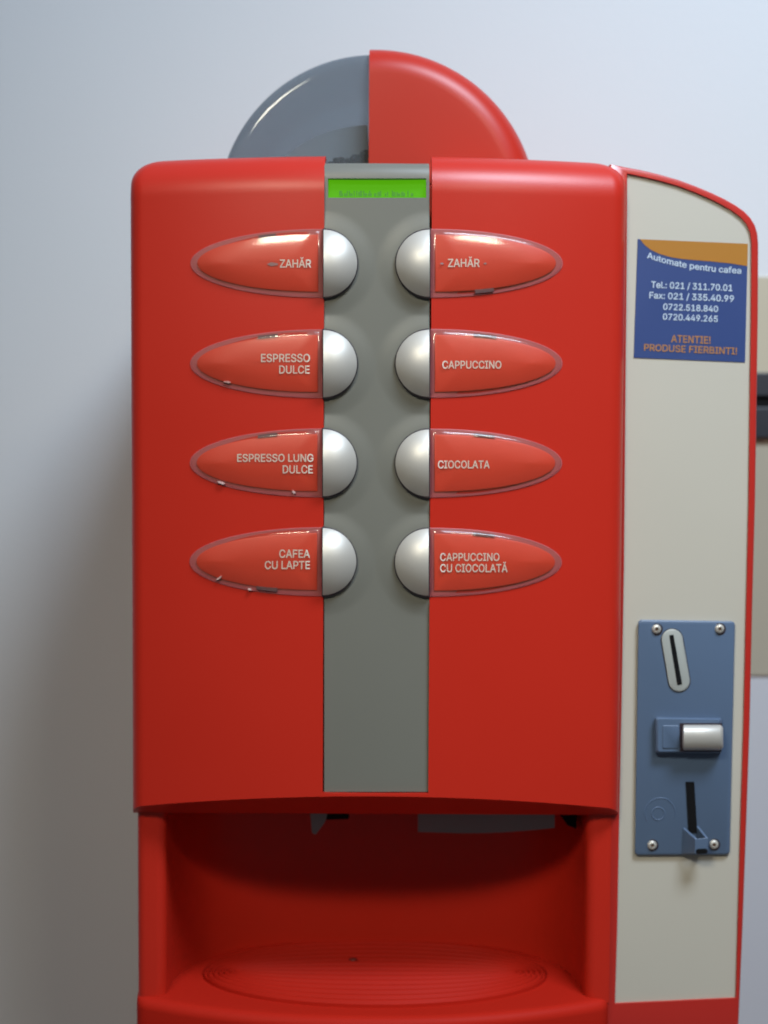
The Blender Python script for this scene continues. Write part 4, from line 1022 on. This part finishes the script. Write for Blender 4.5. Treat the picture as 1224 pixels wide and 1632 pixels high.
# lower slot and coin cup
finish('return_slot', plate([(1092.5, 1246), (1106.5, 1246), (1111.5, 1328), (1097, 1328)], PT - 0.001, PT + 0.0006), M['black'], acc, smooth=0)
bm = bmesh.new()
def cupw(path, w0, top0):
    pass
def PTQ(px, py, off):
    return QP(px, py, PT + off)
# three walls of a small V-fronted cup standing out of the plate
def slab(bm, a, b, c, d, th):
    """four corners as (px, py, off); thickened sideways in px by th"""
    r0 = [tuple(PTQ(*q)) for q in (a, b, c, d)]
    r1 = [tuple(PTQ(q[0] + th, q[1], q[2])) for q in (a, b, c, d)]
    loft(bm, [r0, r1], cap_first=True, cap_last=True)
slab(bm, (1087.5, 1319, 0.0), (1108, 1337, 0.015), (1108, 1360, 0.015), (1086, 1361, 0.0), 4.5)
slab(bm, (1109.5, 1316, 0.0), (1124.5, 1335, 0.015), (1124.5, 1360, 0.015), (1112, 1361, 0.0), 4.0)
r0 = [tuple(PTQ(*q)) for q in ((1107, 1337, 0.0152), (1129, 1335, 0.0152), (1128, 1360, 0.0152), (1107, 1361, 0.0152))]
r1 = [tuple(PTQ(*q)) for q in ((1107, 1337, 0.0125), (1129, 1335, 0.0125), (1128, 1360, 0.0125), (1107, 1361, 0.0125))]
loft(bm, [r0, r1], cap_first=True, cap_last=True)
finish('coin_cup', bm, M['coin'], acc, smooth=0, bevel=0.0006)
bm = bmesh.new()
r0 = [tuple(PTQ(px, py, 0.0155)) for px, py in capsule(1113, 1357, 1124, 1356.5, 4)]
r1 = [tuple(PTQ(px, py, 0.014)) for px, py in capsule(1113, 1357, 1124, 1356.5, 4)]
loft(bm, [r0, r1], cap_first=True, cap_last=True)
finish('cup_notch', bm, M['black'], acc, smooth=0)
# embossed round emblem
bm = bmesh.new()
def torus_px(bm, cx, cy, r, wd, h, a0=0, a1=360):
    n = 48
    rings = []
    for t in lin(a0, a1, n):
        c_, s_ = math.cos(R(t)), math.sin(R(t))
        rings.append([tuple(PTQ(cx + (r + o) * c_, cy + (r + o) * s_, hh)) for o, hh in ((-wd, -0.0003), (0, h), (wd, -0.0003))])
    loft(bm, rings, close=False)
torus_px(bm, 1052, 1296, 24, 1.6, 0.0005, 150, 380)
torus_px(bm, 1049, 1297, 10, 1.8, 0.0006)
torus_px(bm, 1055, 1302, 30, 1.3, 0.0004, 190, 290)
finish('embossed_emblem', bm, M['coin'], acc, smooth=60)

# ------------------------------------------------------------------ flat panel on the wall behind, half hidden
BY = WALL_Y - 0.003
x0 = S(1150, 700, BY).x
x1 = x0 + 0.34
cab = thing('wall_panel', 'beige wall panel with a black band, half hidden behind the right edge of the red machine', 'wall panel',
            (x0, WALL_Y, S(1210, 1077, BY).z))
bm = bmesh.new()
box(bm, (x0, BY, S(1210, 697, BY).z), (x1, WALL_Y, S(1210, 441, BY).z))
finish('upper_panel', bm, M['box_beige'], cab, bevel=0.0008)
bm = bmesh.new()
box(bm, (x0 + 0.002, BY + 0.0006, S(1210, 1077, BY).z), (x1 - 0.002, WALL_Y, S(1210, 697.6, BY).z))
finish('lower_panel', bm, M['box_beige'], cab, bevel=0.0008)
bm = bmesh.new()
box(bm, (x0 - 0.001, BY - 0.008, S(1210, 632, BY).z), (x1 - 0.02, BY - 0.0005, S(1210, 594, BY).z))
box(bm, (x0 - 0.001, BY - 0.008, S(1210, 698, BY).z), (x1 - 0.02, BY - 0.0005, S(1210, 649, BY).z))
finish('dark_band', bm, M['box_dark'], cab, bevel=0.002)
bm = bmesh.new()
box(bm, (x0 - 0.0005, BY - 0.003, S(1210, 650, BY).z), (x1 - 0.021, BY - 0.0004, S(1210, 631, BY).z))
finish('band_slot', bm, M['black'], cab, smooth=0)
